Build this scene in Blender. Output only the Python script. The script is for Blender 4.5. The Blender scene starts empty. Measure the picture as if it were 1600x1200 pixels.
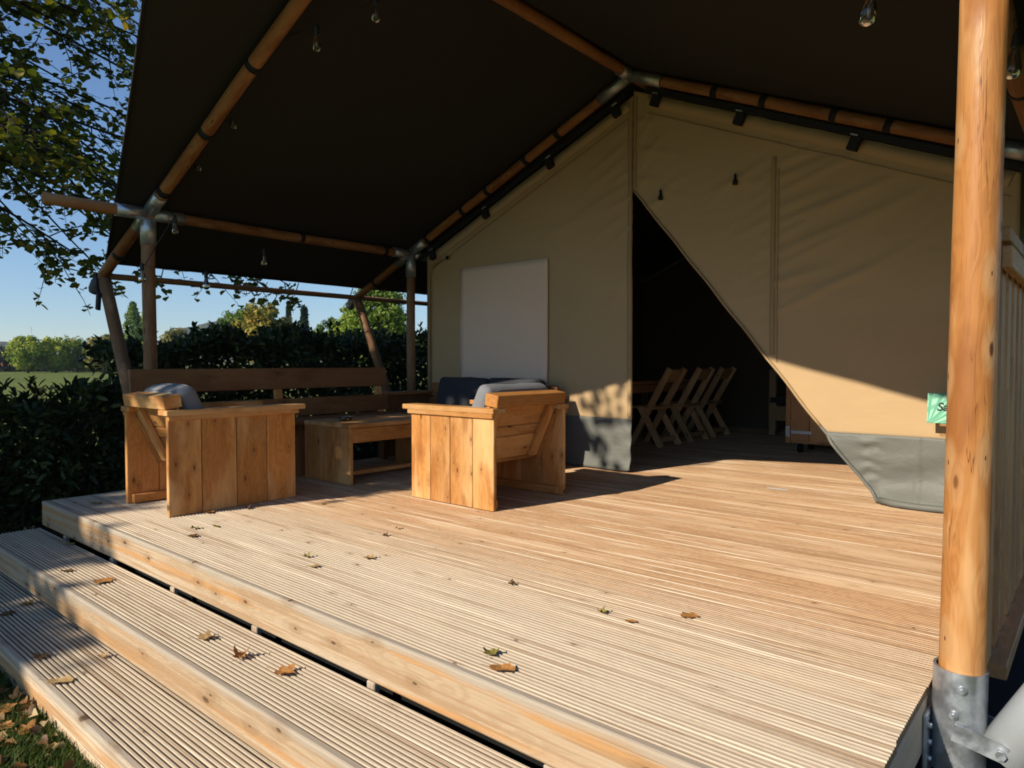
import bpy, bmesh, math, random
import numpy as np
from mathutils import Vector, Matrix, noise
random.seed(7); rng = np.random.default_rng(11)
R = math.radians
S = bpy.context.scene
COL = S.collection

# ------------------------------------------------------------------ camera
cam_d = bpy.data.cameras.new('camera'); cam = bpy.data.objects.new('camera', cam_d); COL.objects.link(cam)
cam_d.sensor_width = 36; cam_d.lens = 36 * 1085 / 1600; cam_d.clip_start = 0.05; cam_d.clip_end = 9000
cam.location = (0, 0, 1.0); cam.rotation_euler = (R(90 - 1.795), 0, R(40.6))
S.camera = cam
S.render.resolution_x = 1024; S.render.resolution_y = 768

# ------------------------------------------------------------------ sky and sun
SUN_TRAVEL = Vector((0.24, 1.0, -0.603)).normalized()
elev = math.asin(-SUN_TRAVEL.z); az = math.atan2(-SUN_TRAVEL.x, -SUN_TRAVEL.y)   # compass bearing from +Y
w = bpy.data.worlds.new('World'); S.world = w; w.use_nodes = True
nt = w.node_tree; nt.nodes.clear()
sky = nt.nodes.new('ShaderNodeTexSky'); sky.sky_type = 'NISHITA'; sky.sun_disc = False
sky.sun_elevation = elev; sky.sun_rotation = az; sky.air_density = 1.0; sky.dust_density = 0.0; sky.ozone_density = 6.0; sky.altitude = 100
bg = nt.nodes.new('ShaderNodeBackground'); bg.inputs[1].default_value = 0.102
wo = nt.nodes.new('ShaderNodeOutputWorld')
nt.links.new(sky.outputs[0], bg.inputs[0]); nt.links.new(bg.outputs[0], wo.inputs[0])
sd = bpy.data.lights.new('sun', 'SUN'); sd.energy = 4.3; sd.angle = R(0.53); sd.color = (1.0, 0.91, 0.775)
sun = bpy.data.objects.new('sun', sd); COL.objects.link(sun); sun.location = (-10, -30, 25)
sun.rotation_euler = SUN_TRAVEL.to_track_quat('-Z', 'Y').to_euler()
vs = S.view_settings; vs.view_transform = 'Standard'; vs.look = 'None'; vs.exposure = 0.45; vs.gamma = 1; vs.use_curve_mapping = False
S.render.engine = 'CYCLES'
S.cycles.max_bounces = 7; S.cycles.diffuse_bounces = 4; S.cycles.transparent_max_bounces = 8; S.cycles.filter_width = 1.8

# ------------------------------------------------------------------ scene graph helpers
W = {}
def tag(o, label=None, cat=None, group=None, kind=None):
    if label: o['label'] = label
    if cat: o['category'] = cat
    if group: o['group'] = group
    if kind: o['kind'] = kind
    return o
def put(o, parent=None, M=None):
    M = M if M is not None else Matrix()
    if o.name not in COL.objects: COL.objects.link(o)
    W[o.name] = M
    if parent is not None:
        o.parent = parent; o.matrix_parent_inverse = Matrix()
        o.matrix_basis = W[parent.name].inverted() @ M
    else:
        o.matrix_basis = M
    return o
def thing(name, loc, label=None, cat=None, group=None, kind=None, rz=0):
    o = bpy.data.objects.new(name, None); o.empty_display_size = 0.2
    put(o, None, Matrix.Translation(loc) @ Matrix.Rotation(rz, 4, 'Z'))
    return tag(o, label, cat, group, kind)
def add(name, me, mat=None, parent=None, M=None):
    o = bpy.data.objects.new(name, me)
    if mat is not None and not me.materials: me.materials.append(mat)
    return put(o, parent, M)
def me_from(name, verts, faces, smooth=False):
    me = bpy.data.meshes.new(name); me.from_pydata([tuple(v) for v in verts], [], faces); me.update()
    if smooth:
        me.polygons.foreach_set('use_smooth', [True] * len(me.polygons))
    return me
def me_np(name, v, f, smooth=False):
    """numpy verts (n,3) and faces (m,k)"""
    me = bpy.data.meshes.new(name); m, k = f.shape
    me.vertices.add(len(v)); me.vertices.foreach_set('co', v.astype(np.float32).ravel())
    me.loops.add(m * k); me.loops.foreach_set('vertex_index', f.astype(np.int32).ravel())
    me.polygons.add(m); me.polygons.foreach_set('loop_start', np.arange(0, m * k, k, dtype=np.int32))
    try: me.polygons.foreach_set('loop_total', np.full(m, k, dtype=np.int32))
    except Exception: pass
    if smooth: me.polygons.foreach_set('use_smooth', np.ones(m, dtype=bool))
    me.update(calc_edges=True); me.validate()
    return me
def axis_matrix(p0, p1, roll=0.0):
    """matrix whose local X runs from p0 to p1, origin at p0"""
    p0 = Vector(p0); d = Vector(p1) - p0; x = d.normalized()
    up = Vector((0, 0, 1)) if abs(x.z) < 0.95 else Vector((0, 1, 0))
    y = up.cross(x).normalized(); z = x.cross(y)
    M = Matrix((x, y, z)).transposed().to_4x4() @ Matrix.Rotation(roll, 4, 'X')
    M.translation = p0
    return M
CACHE = {}
def box_mesh(L, B, T, bev=0.004):
    """bevelled plank: X = length (centred), Y width, Z thickness"""
    k = ('box', round(L, 4), round(B, 4), round(T, 4), bev)
    if k in CACHE: return CACHE[k]
    bm = bmesh.new(); bmesh.ops.create_cube(bm, size=1)
    for v in bm.verts: v.co = Vector((v.co.x * L, v.co.y * B, v.co.z * T))
    if bev: bmesh.ops.bevel(bm, geom=bm.edges[:], offset=min(bev, T * 0.3), segments=1, affect='EDGES')
    me = bpy.data.meshes.new('plank'); bm.to_mesh(me); bm.free()
    CACHE[k] = me
    return me
def with_mat(me, mat):
    k = ('m', me.name, mat.name)
    if k not in CACHE:
        if not me.materials: me.materials.append(mat); CACHE[k] = me
        elif me.materials[0] == mat: CACHE[k] = me
        else:
            c = me.copy(); c.materials.clear(); c.materials.append(mat); CACHE[k] = c
    return CACHE[k]
def oriented(size, grain, bev=0.004):
    """plank mesh plus the turn that lays its grain along the given axis and its thin side along local Z"""
    gi = 'xyz'.index(grain); o1, o2 = [k for k in range(3) if k != gi]
    if size[o1] < size[o2]: o1, o2 = o2, o1
    me = box_mesh(size[gi], size[o1], size[o2], bev)
    E3 = [Vector((1, 0, 0)), Vector((0, 1, 0)), Vector((0, 0, 1))]
    X, Y, Z = E3[gi], E3[o1], E3[o2]
    if X.cross(Y).dot(Z) < 0: Z = -Z
    return me, Matrix((X, Y, Z)).transposed().to_4x4()
def plank(name, mat, parent, c, size, grain='x', rot=None, bev=0.004):
    """box of world size (sx,sy,sz) centred at c with wood grain along the given axis"""
    me, Rm = oriented(size, grain, bev)
    Mp = Matrix.Translation(c)
    if rot is not None: Mp = Mp @ rot
    return add(name, with_mat(me, mat), None, parent, Mp @ Rm)
def beam(name, mat, parent, p0, p1, width, thick, roll=0.0, bev=0.003):
    """rectangular bar from p0 to p1"""
    L = (Vector(p1) - Vector(p0)).length
    M = axis_matrix(p0, p1, roll) @ Matrix.Translation((L / 2, 0, 0))
    return add(name, with_mat(box_mesh(L, width, thick, bev), mat), None, parent, M)
def tube_mesh(L, r0, r1=None, seg=16, rows=1, wob=0.0, cap=True, seed=0):
    r1 = r0 if r1 is None else r1
    vs_, fs = [], []
    for i in range(rows + 1):
        t = i / rows; r = r0 + (r1 - r0) * t
        oy = wob * (noise.noise(Vector((t * L * 0.7, seed, 1.3)))); oz = wob * noise.noise(Vector((t * L * 0.7, seed + 9, 4.1)))
        if rows > 1: r *= 1 + (0.02 if wob else 0) * noise.noise(Vector((t * L * 2.3, seed, 7)))
        for j in range(seg):
            a = 2 * math.pi * j / seg
            vs_.append((t * L, oy + r * math.cos(a), oz + r * math.sin(a)))
    for i in range(rows):
        for j in range(seg):
            k = (j + 1) % seg
            fs.append((i * seg + j, i * seg + k, (i + 1) * seg + k, (i + 1) * seg + j))
    n0 = len(fs)
    if cap: fs.append(tuple(range(seg))[::-1]); fs.append(tuple(range(rows * seg, rows * seg + seg)))
    me = me_from('pole', vs_, fs)
    sm = [True] * n0 + [False] * (len(fs) - n0)
    me.polygons.foreach_set('use_smooth', sm)
    return me
def pole(name, mat, parent, p0, p1, r, r1=None, seg=16, wob=0.0, rows=None):
    L = (Vector(p1) - Vector(p0)).length
    rows = rows or (max(1, int(L / 0.25)) if wob else 1)
    return add(name, tube_mesh(L, r, r1, seg, rows, wob, True, random.random() * 50), mat, parent, axis_matrix(p0, p1))
def curve_tube_mesh(pts, r, seg=6, taper=None):
    """tube swept along a list of points"""
    P = [Vector(p) for p in pts]; vs_, fs = [], []
    prev = None
    for i, p in enumerate(P):
        d = (P[min(i + 1, len(P) - 1)] - P[max(i - 1, 0)]).normalized()
        u = Vector((0, 0, 1)) if abs(d.z) < 0.9 else Vector((1, 0, 0))
        a = d.cross(u).normalized() if prev is None else (prev - d * prev.dot(d)).normalized()
        prev = a; b = d.cross(a)
        rr = r if taper is None else r * (1 + (taper - 1) * i / (len(P) - 1))
        for j in range(seg):
            t = 2 * math.pi * j / seg
            vs_.append(p + a * rr * math.cos(t) + b * rr * math.sin(t))
    for i in range(len(P) - 1):
        for j in range(seg):
            k = (j + 1) % seg
            fs.append((i * seg + j, i * seg + k, (i + 1) * seg + k, (i + 1) * seg + j))
    fs.append(tuple(range(seg))[::-1]); fs.append(tuple(range((len(P) - 1) * seg, len(P) * seg)))
    return me_from('sweep', vs_, fs, True)
def lathe_mesh(prof, seg=14):
    """prof: list of (r, z)"""
    vs_, fs = [], []
    for r, z in prof:
        for j in range(seg):
            a = 2 * math.pi * j / seg
            vs_.append((r * math.cos(a), r * math.sin(a), z))
    for i in range(len(prof) - 1):
        for j in range(seg):
            k = (j + 1) % seg
            fs.append((i * seg + j, i * seg + k, (i + 1) * seg + k, (i + 1) * seg + j))
    fs.append(tuple(range(seg))[::-1]); fs.append(tuple(range((len(prof) - 1) * seg, len(prof) * seg)))
    return me_from('turned', vs_, fs, True)

# ------------------------------------------------------------------ materials
class NG:
    def __init__(s, name):
        s.m = bpy.data.materials.new(name); s.m.use_nodes = True; s.t = s.m.node_tree; s.t.nodes.clear()
        s.out = s.n('ShaderNodeOutputMaterial'); s.b = s.n('ShaderNodeBsdfPrincipled')
        s.l(s.b.outputs[0], s.out.inputs[0])
    def n(s, t, **k):
        x = s.t.nodes.new(t)
        for a, b in k.items(): setattr(x, a, b)
        return x
    def l(s, a, b): s.t.links.new(a, b)
    def val(s, x, sock):
        if hasattr(x, 'is_output'): s.l(x, sock)
        else: sock.default_value = x
    def math(s, op, a, b=0.0, clamp=False):
        x = s.n('ShaderNodeMath', operation=op, use_clamp=clamp); s.val(a, x.inputs[0]); s.val(b, x.inputs[1]); return x.outputs[0]
    def vmath(s, op, a, b):
        x = s.n('ShaderNodeVectorMath', operation=op); s.val(a, x.inputs[0]); s.val(b, x.inputs[1]); return x.outputs[0]
    def mix(s, f, a, b, mode='MIX'):
        x = s.n('ShaderNodeMix', data_type='RGBA', blend_type=mode)
        s.val(f, x.inputs[0]); s.val(c4(a), x.inputs[6]); s.val(c4(b), x.inputs[7]); return x.outputs[2]
    def noise(s, vec, scale, detail=3, rough=0.55, dist=0.0):
        x = s.n('ShaderNodeTexNoise'); x.inputs['Scale'].default_value = scale; x.inputs['Detail'].default_value = detail
        x.inputs['Roughness'].default_value = rough; x.inputs['Distortion'].default_value = dist
        if vec is not None: s.l(vec, x.inputs['Vector'])
        return x.outputs[0]
    def ramp(s, f, a, b, lo=0.0, hi=1.0):
        x = s.n('ShaderNodeMapRange', clamp=True); x.interpolation_type = 'SMOOTHSTEP'
        s.val(f, x.inputs[0]); x.inputs[1].default_value = a; x.inputs[2].default_value = b; x.inputs[3].default_value = lo; x.inputs[4].default_value = hi
        return x.outputs[0]
    def bump(s, h, strength=0.3, dist=0.01):
        x = s.n('ShaderNodeBump'); x.inputs['Strength'].default_value = strength; x.inputs['Distance'].default_value = dist
        s.l(h, x.inputs['Height']); s.l(x.outputs[0], s.b.inputs['Normal'])
    def set(s, **k):
        for a, v in k.items(): s.val(v, s.b.inputs[a.replace('_', ' ')])
def c4(c):
    if isinstance(c, tuple) and len(c) == 3: return (*c, 1.0)
    return c
def wood(name, base, dark, light, knots=1.0, rough=0.55, weather=None, grain=1.0, spec=0.3, knot_scale=1.0, flat='z', share=0.36, vary=0.18, cracks=0.0, mott=0.0):
    g = NG(name)
    tc = g.n('ShaderNodeTexCoord'); oi = g.n('ShaderNodeObjectInfo')
    off = g.n('ShaderNodeCombineXYZ')
    g.l(g.math('MULTIPLY', oi.outputs['Random'], 37.0), off.inputs[0]); g.l(g.math('MULTIPLY', oi.outputs['Random'], 91.0), off.inputs[1]); g.l(g.math('MULTIPLY', oi.outputs['Random'], 53.0), off.inputs[2])
    p = g.vmath('ADD', tc.outputs['Object'], off.outputs[0])
    st = g.vmath('MULTIPLY', p, (0.9, 7.0, 7.0))
    # knots first so that they can bend the grain
    sp = g.n('ShaderNodeSeparateXYZ'); g.l(p, sp.inputs[0]); kc = g.n('ShaderNodeCombineXYZ')
    g.l(g.math('MULTIPLY', sp.outputs[0], 3.1 * knot_scale), kc.inputs[0])
    if flat:
        g.l(g.math('MULTIPLY', sp.outputs[1 if flat == 'z' else 2], 7.5 * knot_scale), kc.inputs[1])
    else:
        so = g.n('ShaderNodeSeparateXYZ'); g.l(tc.outputs['Object'], so.inputs[0])
        g.l(g.math('ADD', g.math('MULTIPLY', g.math('ARCTAN2', so.outputs[1], so.outputs[2]), 0.5 * knot_scale), g.math('MULTIPLY', oi.outputs['Random'], 61.0)), kc.inputs[1])
    vo = g.n('ShaderNodeTexVoronoi', feature='F1', voronoi_dimensions='2D'); vo.inputs['Scale'].default_value = 1.0; g.l(kc.outputs[0], vo.inputs['Vector'])
    kd = vo.outputs['Distance']
    bend = g.ramp(kd, 0.0, 0.45, 1.0, 0.0)
    n1 = g.noise(st, 1.6, 4, 0.6, 0.6)
    ring = g.math('ADD', g.math('MULTIPLY', n1, 7.0), g.math('MULTIPLY', bend, 1.6))
    rings = g.math('SINE', g.math('MULTIPLY', ring, 6.2832)); rings = g.ramp(rings, -0.7, 1.0)
    fine = g.noise(g.vmath('MULTIPLY', p, (3.0, 90.0, 90.0)), 1.0, 4, 0.7)
    broad = g.noise(g.vmath('MULTIPLY', p, (0.8, 3.0, 3.0)), 1.0, 3, 0.5)
    c = g.mix(g.math('MULTIPLY', rings, 0.55 * grain), base, dark)
    c = g.mix(g.ramp(broad, 0.42, 0.72, 0.0, 0.75), c, light)
    c = g.mix(g.math('MULTIPLY', g.ramp(fine, 0.45, 0.75), 0.35 * grain), c, dark)
    if mott:
        m2 = g.noise(g.vmath('MULTIPLY', g.vmath('ADD', p, (11, 3, 5)), (1.5, 4.5, 4.5)), 1.0, 4, 0.6, 0.3)
        c = g.mix(g.ramp(m2, 0.50, 0.66, 0.0, mott), c, dark)
        m3 = g.noise(g.vmath('MULTIPLY', g.vmath('ADD', p, (2, 13, 8)), (1.1, 5.0, 5.0)), 1.0, 4, 0.6, 0.3)
        c = g.mix(g.ramp(m3, 0.54, 0.68, 0.0, mott), c, light)
    # board to board tone
    hs = g.n('ShaderNodeHueSaturation'); g.l(c, hs.inputs['Color'])
    hs.inputs['Saturation'].default_value = 1.0
    g.l(g.ramp(oi.outputs['Random'], 0.0, 1.0, 1 - vary, 1 + vary), hs.inputs['Value'])
    c = hs.outputs[0]
    if weather is not None: c = weather(g, c, p, oi, fine, broad)
    # dark knot cores: only some cells hold one
    sel = g.n('ShaderNodeSeparateColor'); g.l(vo.outputs['Color'], sel.inputs[0])
    has = g.ramp(sel.outputs[0], 1 - share, 1.02 - share)
    kd2 = g.math('DIVIDE', kd, g.ramp(sel.outputs[1], 0.0, 1.0, 0.35, 1.05)); core = g.math('MULTIPLY', g.ramp(kd2, 0.05, 0.115, 1.0, 0.0), has)
    halo = g.math('MULTIPLY', g.ramp(kd, 0.10, 0.34, 0.35, 0.0), has)
    c = g.mix(g.math('MULTIPLY', halo, knots), c, tuple(x * 0.75 for x in dark))
    c = g.mix(g.math('MULTIPLY', core, 0.85 * knots), c, tuple(x * 0.28 for x in dark))
    if cracks:
        cn = g.noise(g.vmath('MULTIPLY', p, (1.1, 26.0, 26.0)), 1.0, 3, 0.6, 0.3)
        ck = g.math('MULTIPLY', g.ramp(g.math('ABSOLUTE', g.math('SUBTRACT', cn, 0.5)), 0.0, 0.010, 1.0, 0.0), g.ramp(g.noise(g.vmath('MULTIPLY', p, (1.5, 4.0, 4.0)), 1.0, 2, 0.5), 0.48, 0.6))
        c = g.mix(g.math('MULTIPLY', ck, cracks), c, tuple(x * 0.3 for x in dark))
        dirt = g.ramp(g.noise(g.vmath('MULTIPLY', p, (1.6, 5.0, 5.0)), 1.0, 4, 0.65), 0.50, 0.72, 0.0, 0.45)
        c = g.mix(dirt, c, tuple(x * 1.1 for x in dark))
        if not flat: hl = g.math('MULTIPLY', g.ramp(kd, 0.16, 0.40, 0.55, 0.0), g.math('SUBTRACT', has, core)); c = g.mix(hl, c, light)
    g.set(Base_Color=c, Roughness=g.ramp(fine, 0.2, 0.8, rough - 0.08, rough + 0.15), Specular_IOR_Level=spec)
    g.bump(g.math('ADD', fine, g.math('MULTIPLY', rings, 0.4)), 0.25, 0.004)
    return g.m
def simple(name, col, rough=0.6, metal=0.0, var=0.15, scale=8.0, bump=0.0, spec=0.4, bscale=40):
    g = NG(name); tc = g.n('ShaderNodeTexCoord')
    n = g.noise(tc.outputs['Object'], scale, 4, 0.6)
    c = g.mix(n, tuple(x * (1 - var) for x in col), tuple(min(1, x * (1 + var)) for x in col))
    g.set(Base_Color=c, Roughness=rough, Metallic=metal, Specular_IOR_Level=spec)
    if bump: g.bump(g.noise(tc.outputs['Object'], bscale, 3, 0.6), bump, 0.004)
    return g.m
def cloth(name, col, var=0.08, rough=0.85, weave=900, wr=0.35, wscale=2.2, dist=0.02, trans=0.0):
    g = NG(name); tc = g.n('ShaderNodeTexCoord'); p = tc.outputs['Object']
    a = g.noise(p, 1.3, 4, 0.6); b = g.noise(p, weave, 2, 0.7)
    c = g.mix(a, tuple(x * (1 - var) for x in col), tuple(x * (1 + var) for x in col))
    c = g.mix(g.ramp(b, 0.3, 0.7, 0.0, 0.12), c, tuple(x * 0.6 for x in col))
    g.set(Base_Color=c, Roughness=rough, Specular_IOR_Level=0.2)
    wv = g.noise(g.vmath('MULTIPLY', p, (1.0, 1.0, 1.6)), wscale, 3, 0.5, 0.4)
    g.bump(g.math('ADD', wv, g.math('MULTIPLY', b, 0.015)), wr, dist)
    return g.m
def leafmat(name, cols, rough=0.45, trans=0.35, spec=0.4, patch=0.0):
    """cols: list of (position, colour); random per leaf"""
    g = NG(name); ge = g.n('ShaderNodeNewGeometry')
    cr = g.n('ShaderNodeValToRGB'); cr.color_ramp.interpolation = 'LINEAR'
    e = cr.color_ramp.elements
    while len(e) < len(cols): e.new(0.5)
    for i, (p, c) in enumerate(cols): e[i].position = p; e[i].color = (*c, 1)
    f = ge.outputs['Random Per Island']
    if patch:
        tc = g.n('ShaderNodeTexCoord')
        f = g.math('ADD', g.math('MULTIPLY', f, 1 - patch), g.math('MULTIPLY', g.ramp(g.noise(tc.outputs['Object'], 0.35, 2, 0.5), 0.3, 0.7), patch))
    g.l(f, cr.inputs[0])
    g.set(Base_Color=cr.outputs[0], Roughness=rough, Specular_IOR_Level=spec)
    tr = g.n('ShaderNodeBsdfTranslucent'); g.l(g.mix(1.0, cr.outputs[0], (1.0, 1.0, 0.45), 'MULTIPLY'), tr.inputs[0])
    mx = g.n('ShaderNodeMixShader'); mx.inputs[0].default_value = trans
    g.l(g.b.outputs[0], mx.inputs[1]); g.l(tr.outputs[0], mx.inputs[2]); g.l(mx.outputs[0], g.out.inputs[0])
    return g.m

def deck_weather_groove_shade(g, c, p, oi, fine, broad):
    # boards out in the rain are bleached grey; those under the roof keep their red-brown tone
    sx = g.n('ShaderNodeSeparateXYZ'); g.l(oi.outputs['Location'], sx.inputs[0])
    wy = g.math('ADD', sx.outputs[1], g.math('MULTIPLY', g.math('SUBTRACT', broad, 0.5), 1.0))
    grey = g.mix(fine, (0.50, 0.41, 0.29), (0.72, 0.62, 0.47))
    c = g.mix(g.ramp(wy, 1.85, 3.0, 0.85, 0.0), c, grey)
    pale = g.ramp(g.noise(g.vmath('MULTIPLY', p, (1.2, 14.0, 14.0)), 1.0, 3, 0.6), 0.55, 0.75, 0.0, 0.55)
    c = g.mix(pale, c, (0.72, 0.57, 0.38))
    st1 = g.noise(g.vmath('MULTIPLY', p, (0.8, 62.0, 20.0)), 1.0, 2, 0.6)
    c = g.mix(g.ramp(st1, 0.56, 0.68, 0.0, 0.75), c, (0.80, 0.66, 0.47))
    c = g.mix(g.ramp(st1, 0.44, 0.32, 0.0, 0.6), c, (0.29, 0.165, 0.08))
    # groove dirt and painted-in groove shade, darker with depth
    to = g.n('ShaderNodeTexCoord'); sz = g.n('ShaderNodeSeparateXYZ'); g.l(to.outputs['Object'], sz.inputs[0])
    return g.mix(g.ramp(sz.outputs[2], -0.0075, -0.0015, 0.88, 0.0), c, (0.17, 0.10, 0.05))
def fascia_weather(g, c, p, oi, fine, broad):
    # pale sapwood with long orange heartwood streaks and a greyed top edge
    s1 = g.noise(g.vmath('MULTIPLY', p, (0.45, 12.0, 16.0)), 1.0, 4, 0.6, 0.2)
    c = g.mix(g.ramp(s1, 0.50, 0.60, 0.0, 0.85), c, (0.50, 0.26, 0.095))
    s3 = g.noise(g.vmath('MULTIPLY', g.vmath('ADD', p, (3, 4, 7)), (0.8, 40.0, 46.0)), 1.0, 3, 0.6)
    c = g.mix(g.ramp(s3, 0.50, 0.58, 0.0, 0.7), c, (0.37, 0.23, 0.12))
    to = g.n('ShaderNodeTexCoord'); sz = g.n('ShaderNodeSeparateXYZ'); g.l(to.outputs['Object'], sz.inputs[0])
    s2 = g.noise(g.vmath('MULTIPLY', g.vmath('ADD', p, (5, 9, 2)), (1.4, 11.0, 11.0)), 1.0, 4, 0.65)
    top = g.math('ADD', sz.outputs[2], g.math('MULTIPLY', g.math('SUBTRACT', s2, 0.5), 0.11))
    return g.mix(g.ramp(top, -0.040, -0.008, 0.0, 0.85), c, g.mix(fine, (0.33, 0.27, 0.20), (0.52, 0.45, 0.35)))
M = {}
M['deck'] = wood('deck_wood', (0.50, 0.295, 0.15), (0.26, 0.13, 0.06), (0.62, 0.43, 0.255), knots=0.75, rough=0.65, weather=deck_weather_groove_shade, grain=0.55, spec=0.2, share=0.11, knot_scale=1.8, vary=0.07)
M['fascia'] = wood('fascia_wood', (0.58, 0.42, 0.26), (0.33, 0.18, 0.08), (0.68, 0.55, 0.39), knots=1.0, rough=0.65, share=0.5, weather=fascia_weather, grain=0.4, spec=0.2, knot_scale=1.15, flat='y')
M['frame'] = wood('pole_wood', (0.40, 0.165, 0.042), (0.22, 0.07, 0.016), (0.58, 0.33, 0.14), knots=1.0, rough=0.45, grain=0.45, spec=0.3, flat=None, knot_scale=1.3, share=0.6, cracks=0.8, mott=0.7)
M['rafter'] = wood('shaded_rafter_wood', (0.30, 0.125, 0.038), (0.16, 0.055, 0.015), (0.42, 0.21, 0.08), knots=1.0, rough=0.5, grain=0.6, spec=0.3, flat=None, knot_scale=1.3, share=0.5, cracks=0.7, mott=0.7)  # darker copy of the pole wood, with under-roof shade in its colour
M['frame_dull'] = wood('dull_shaded_pole_wood', (0.27, 0.135, 0.06), (0.14, 0.062, 0.025), (0.37, 0.22, 0.11), knots=0.6, rough=0.6, grain=0.6, spec=0.25, flat=None, cracks=0.6)  # duller pole wood, its colour darkened for poles in shade
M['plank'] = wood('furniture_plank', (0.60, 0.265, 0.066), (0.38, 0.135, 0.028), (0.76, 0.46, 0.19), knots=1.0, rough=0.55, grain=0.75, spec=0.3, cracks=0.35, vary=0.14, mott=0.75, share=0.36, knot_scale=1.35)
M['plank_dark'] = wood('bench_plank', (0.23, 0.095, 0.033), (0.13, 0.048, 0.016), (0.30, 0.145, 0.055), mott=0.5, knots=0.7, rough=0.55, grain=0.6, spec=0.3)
M['dining'] = wood('dining_wood', (0.66, 0.42, 0.20), (0.42, 0.22, 0.09), (0.74, 0.52, 0.29), knots=0.6, rough=0.5, grain=0.5)
M['cabinet'] = wood('cabinet_wood', (0.66, 0.32, 0.12), (0.45, 0.19, 0.06), (0.74, 0.41, 0.18), knots=0.6, rough=0.45, grain=0.5)
M['rail'] = wood('railing_wood', (0.48, 0.24, 0.09), (0.25, 0.11, 0.04), (0.55, 0.33, 0.15), knots=0.8, rough=0.6, grain=0.6)
M['galv'] = None
def galv():
    g = NG('galvanised_steel'); tc = g.n('ShaderNodeTexCoord')
    vo = g.n('ShaderNodeTexVoronoi', feature='F1'); vo.inputs['Scale'].default_value = 55; g.l(tc.outputs['Object'], vo.inputs['Vector'])
    sc = g.n('ShaderNodeSeparateColor'); g.l(vo.outputs['Color'], sc.inputs[0])
    n = g.noise(tc.outputs['Object'], 14, 4, 0.65)
    f = g.math('ADD', g.math('MULTIPLY', sc.outputs[0], 0.10), g.math('MULTIPLY', n, 0.9))
    g.set(Base_Color=g.mix(g.ramp(f, 0.25, 0.75), (0.42, 0.44, 0.46), (0.62, 0.64, 0.66)), Metallic=0.85, Roughness=g.ramp(n, 0.3, 0.7, 0.30, 0.55))
    g.bump(n, 0.1, 0.003); return g.m
M['galv'] = galv()
M['pvc'] = simple('grey_pipe', (0.46, 0.48, 0.48), 0.5, 0, 0.08, 6, 0.05)
M['black'] = simple('black_webbing', (0.012, 0.012, 0.013), 0.7, 0, 0.2, 30)
M['rubber'] = simple('black_rubber', (0.02, 0.02, 0.022), 0.5, 0, 0.2, 30)
M['greycap'] = simple('dark_grey_plastic', (0.075, 0.08, 0.085), 0.55, 0, 0.15, 12)
M['canvas'] = cloth('beige_canvas', (0.53, 0.363, 0.19), wr=0.3, dist=0.05)
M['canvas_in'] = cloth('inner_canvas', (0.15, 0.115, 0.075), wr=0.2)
M['seam'] = cloth('beige_seam', (0.44, 0.295, 0.15), wr=0.2)
M['roofcloth'] = cloth('roof_canvas', (0.036, 0.033, 0.028), wr=0.12, wscale=0.8, rough=0.9)
M['mud'] = cloth('grey_vinyl', (0.17, 0.17, 0.145), wr=0.55, wscale=4.0, dist=0.035, rough=0.5, weave=300)
M['blind'] = cloth('pale_blind', (0.90, 0.65, 0.475), var=0.03, wr=0.1, wscale=1.0)
M['cushion'] = cloth('cushion_fabric', (0.22, 0.222, 0.228), var=0.1, wr=0.3, wscale=9, weave=500, dist=0.012)
M['cushion_d'] = cloth('dark_cushion_fabric', (0.056, 0.056, 0.062), var=0.1, wr=0.3, wscale=9, weave=500, dist=0.012)
M['white'] = simple('white_paint', (0.75, 0.73, 0.68), 0.6, 0, 0.05, 10)
M['ink'] = simple('black_ink', (0.015, 0.015, 0.015), 0.6)
def glass(name, col=(1, 1, 1)):
    g = NG(name); g.set(Base_Color=(*col, 1), Roughness=0.03, Transmission_Weight=1.0, IOR=1.45); return g.m
M['glass'] = glass('clear_glass', (0.97, 1.0, 0.99))
M['filament'] = simple('brass_filament', (0.55, 0.45, 0.28), 0.3, 1.0)

# ------------------------------------------------------------------ ground
GZ = -0.54
def ground_mat():
    g = NG('meadow_ground'); tc = g.n('ShaderNodeTexCoord'); p = tc.outputs['Object']
    a = g.noise(p, 0.15, 5, 0.6); b = g.noise(p, 6.0, 5, 0.7)
    c = g.mix(g.ramp(a, 0.35, 0.65), (0.125, 0.17, 0.030), (0.19, 0.22, 0.045))
    c = g.mix(g.ramp(b, 0.4, 0.65, 0.0, 0.8), c, (0.05, 0.05, 0.02))
    g.set(Base_Color=c, Roughness=0.9, Specular_IOR_Level=0.1); g.bump(b, 0.6, 0.03); return g.m
M['ground'] = ground_mat()
tag(add('ground', me_from('ground', [(-1590, -1590, GZ), (1590, -1590, GZ), (1590, 1590, GZ), (-1590, 1590, GZ)], [(0, 1, 2, 3)]), M['ground']), kind='structure')
M['shade_black'] = simple('deep_shade_black', (0.012, 0.012, 0.012), 0.85, 0, 0.4, 5, 0.4, 0.15, 15)
tag(add('dark_shade_sheet', me_from('dark_shade_sheet', [(-0.55, 1.7, GZ + .006), (2.6, 1.7, GZ + .006), (2.6, 11, GZ + .006), (-0.55, 11, GZ + .006)], [(0, 1, 2, 3)]), M['shade_black']), kind='structure')  # near-black sheet standing in for deep shade on the ground
M['soil'] = simple('bare_soil', (0.035, 0.025, 0.016), 0.95, 0, 0.5, 4, 0.8, 0.1, 12)
tag(add('soil_strip', me_from('soil_strip', [(-9.4, -3, GZ + .005), (-5.9, 0.9, GZ + .005), (-5.9, 12, GZ + .005), (-9.4, 12, GZ + .005)], [(0, 1, 2, 3)]), M['soil']), kind='structure')

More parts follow.
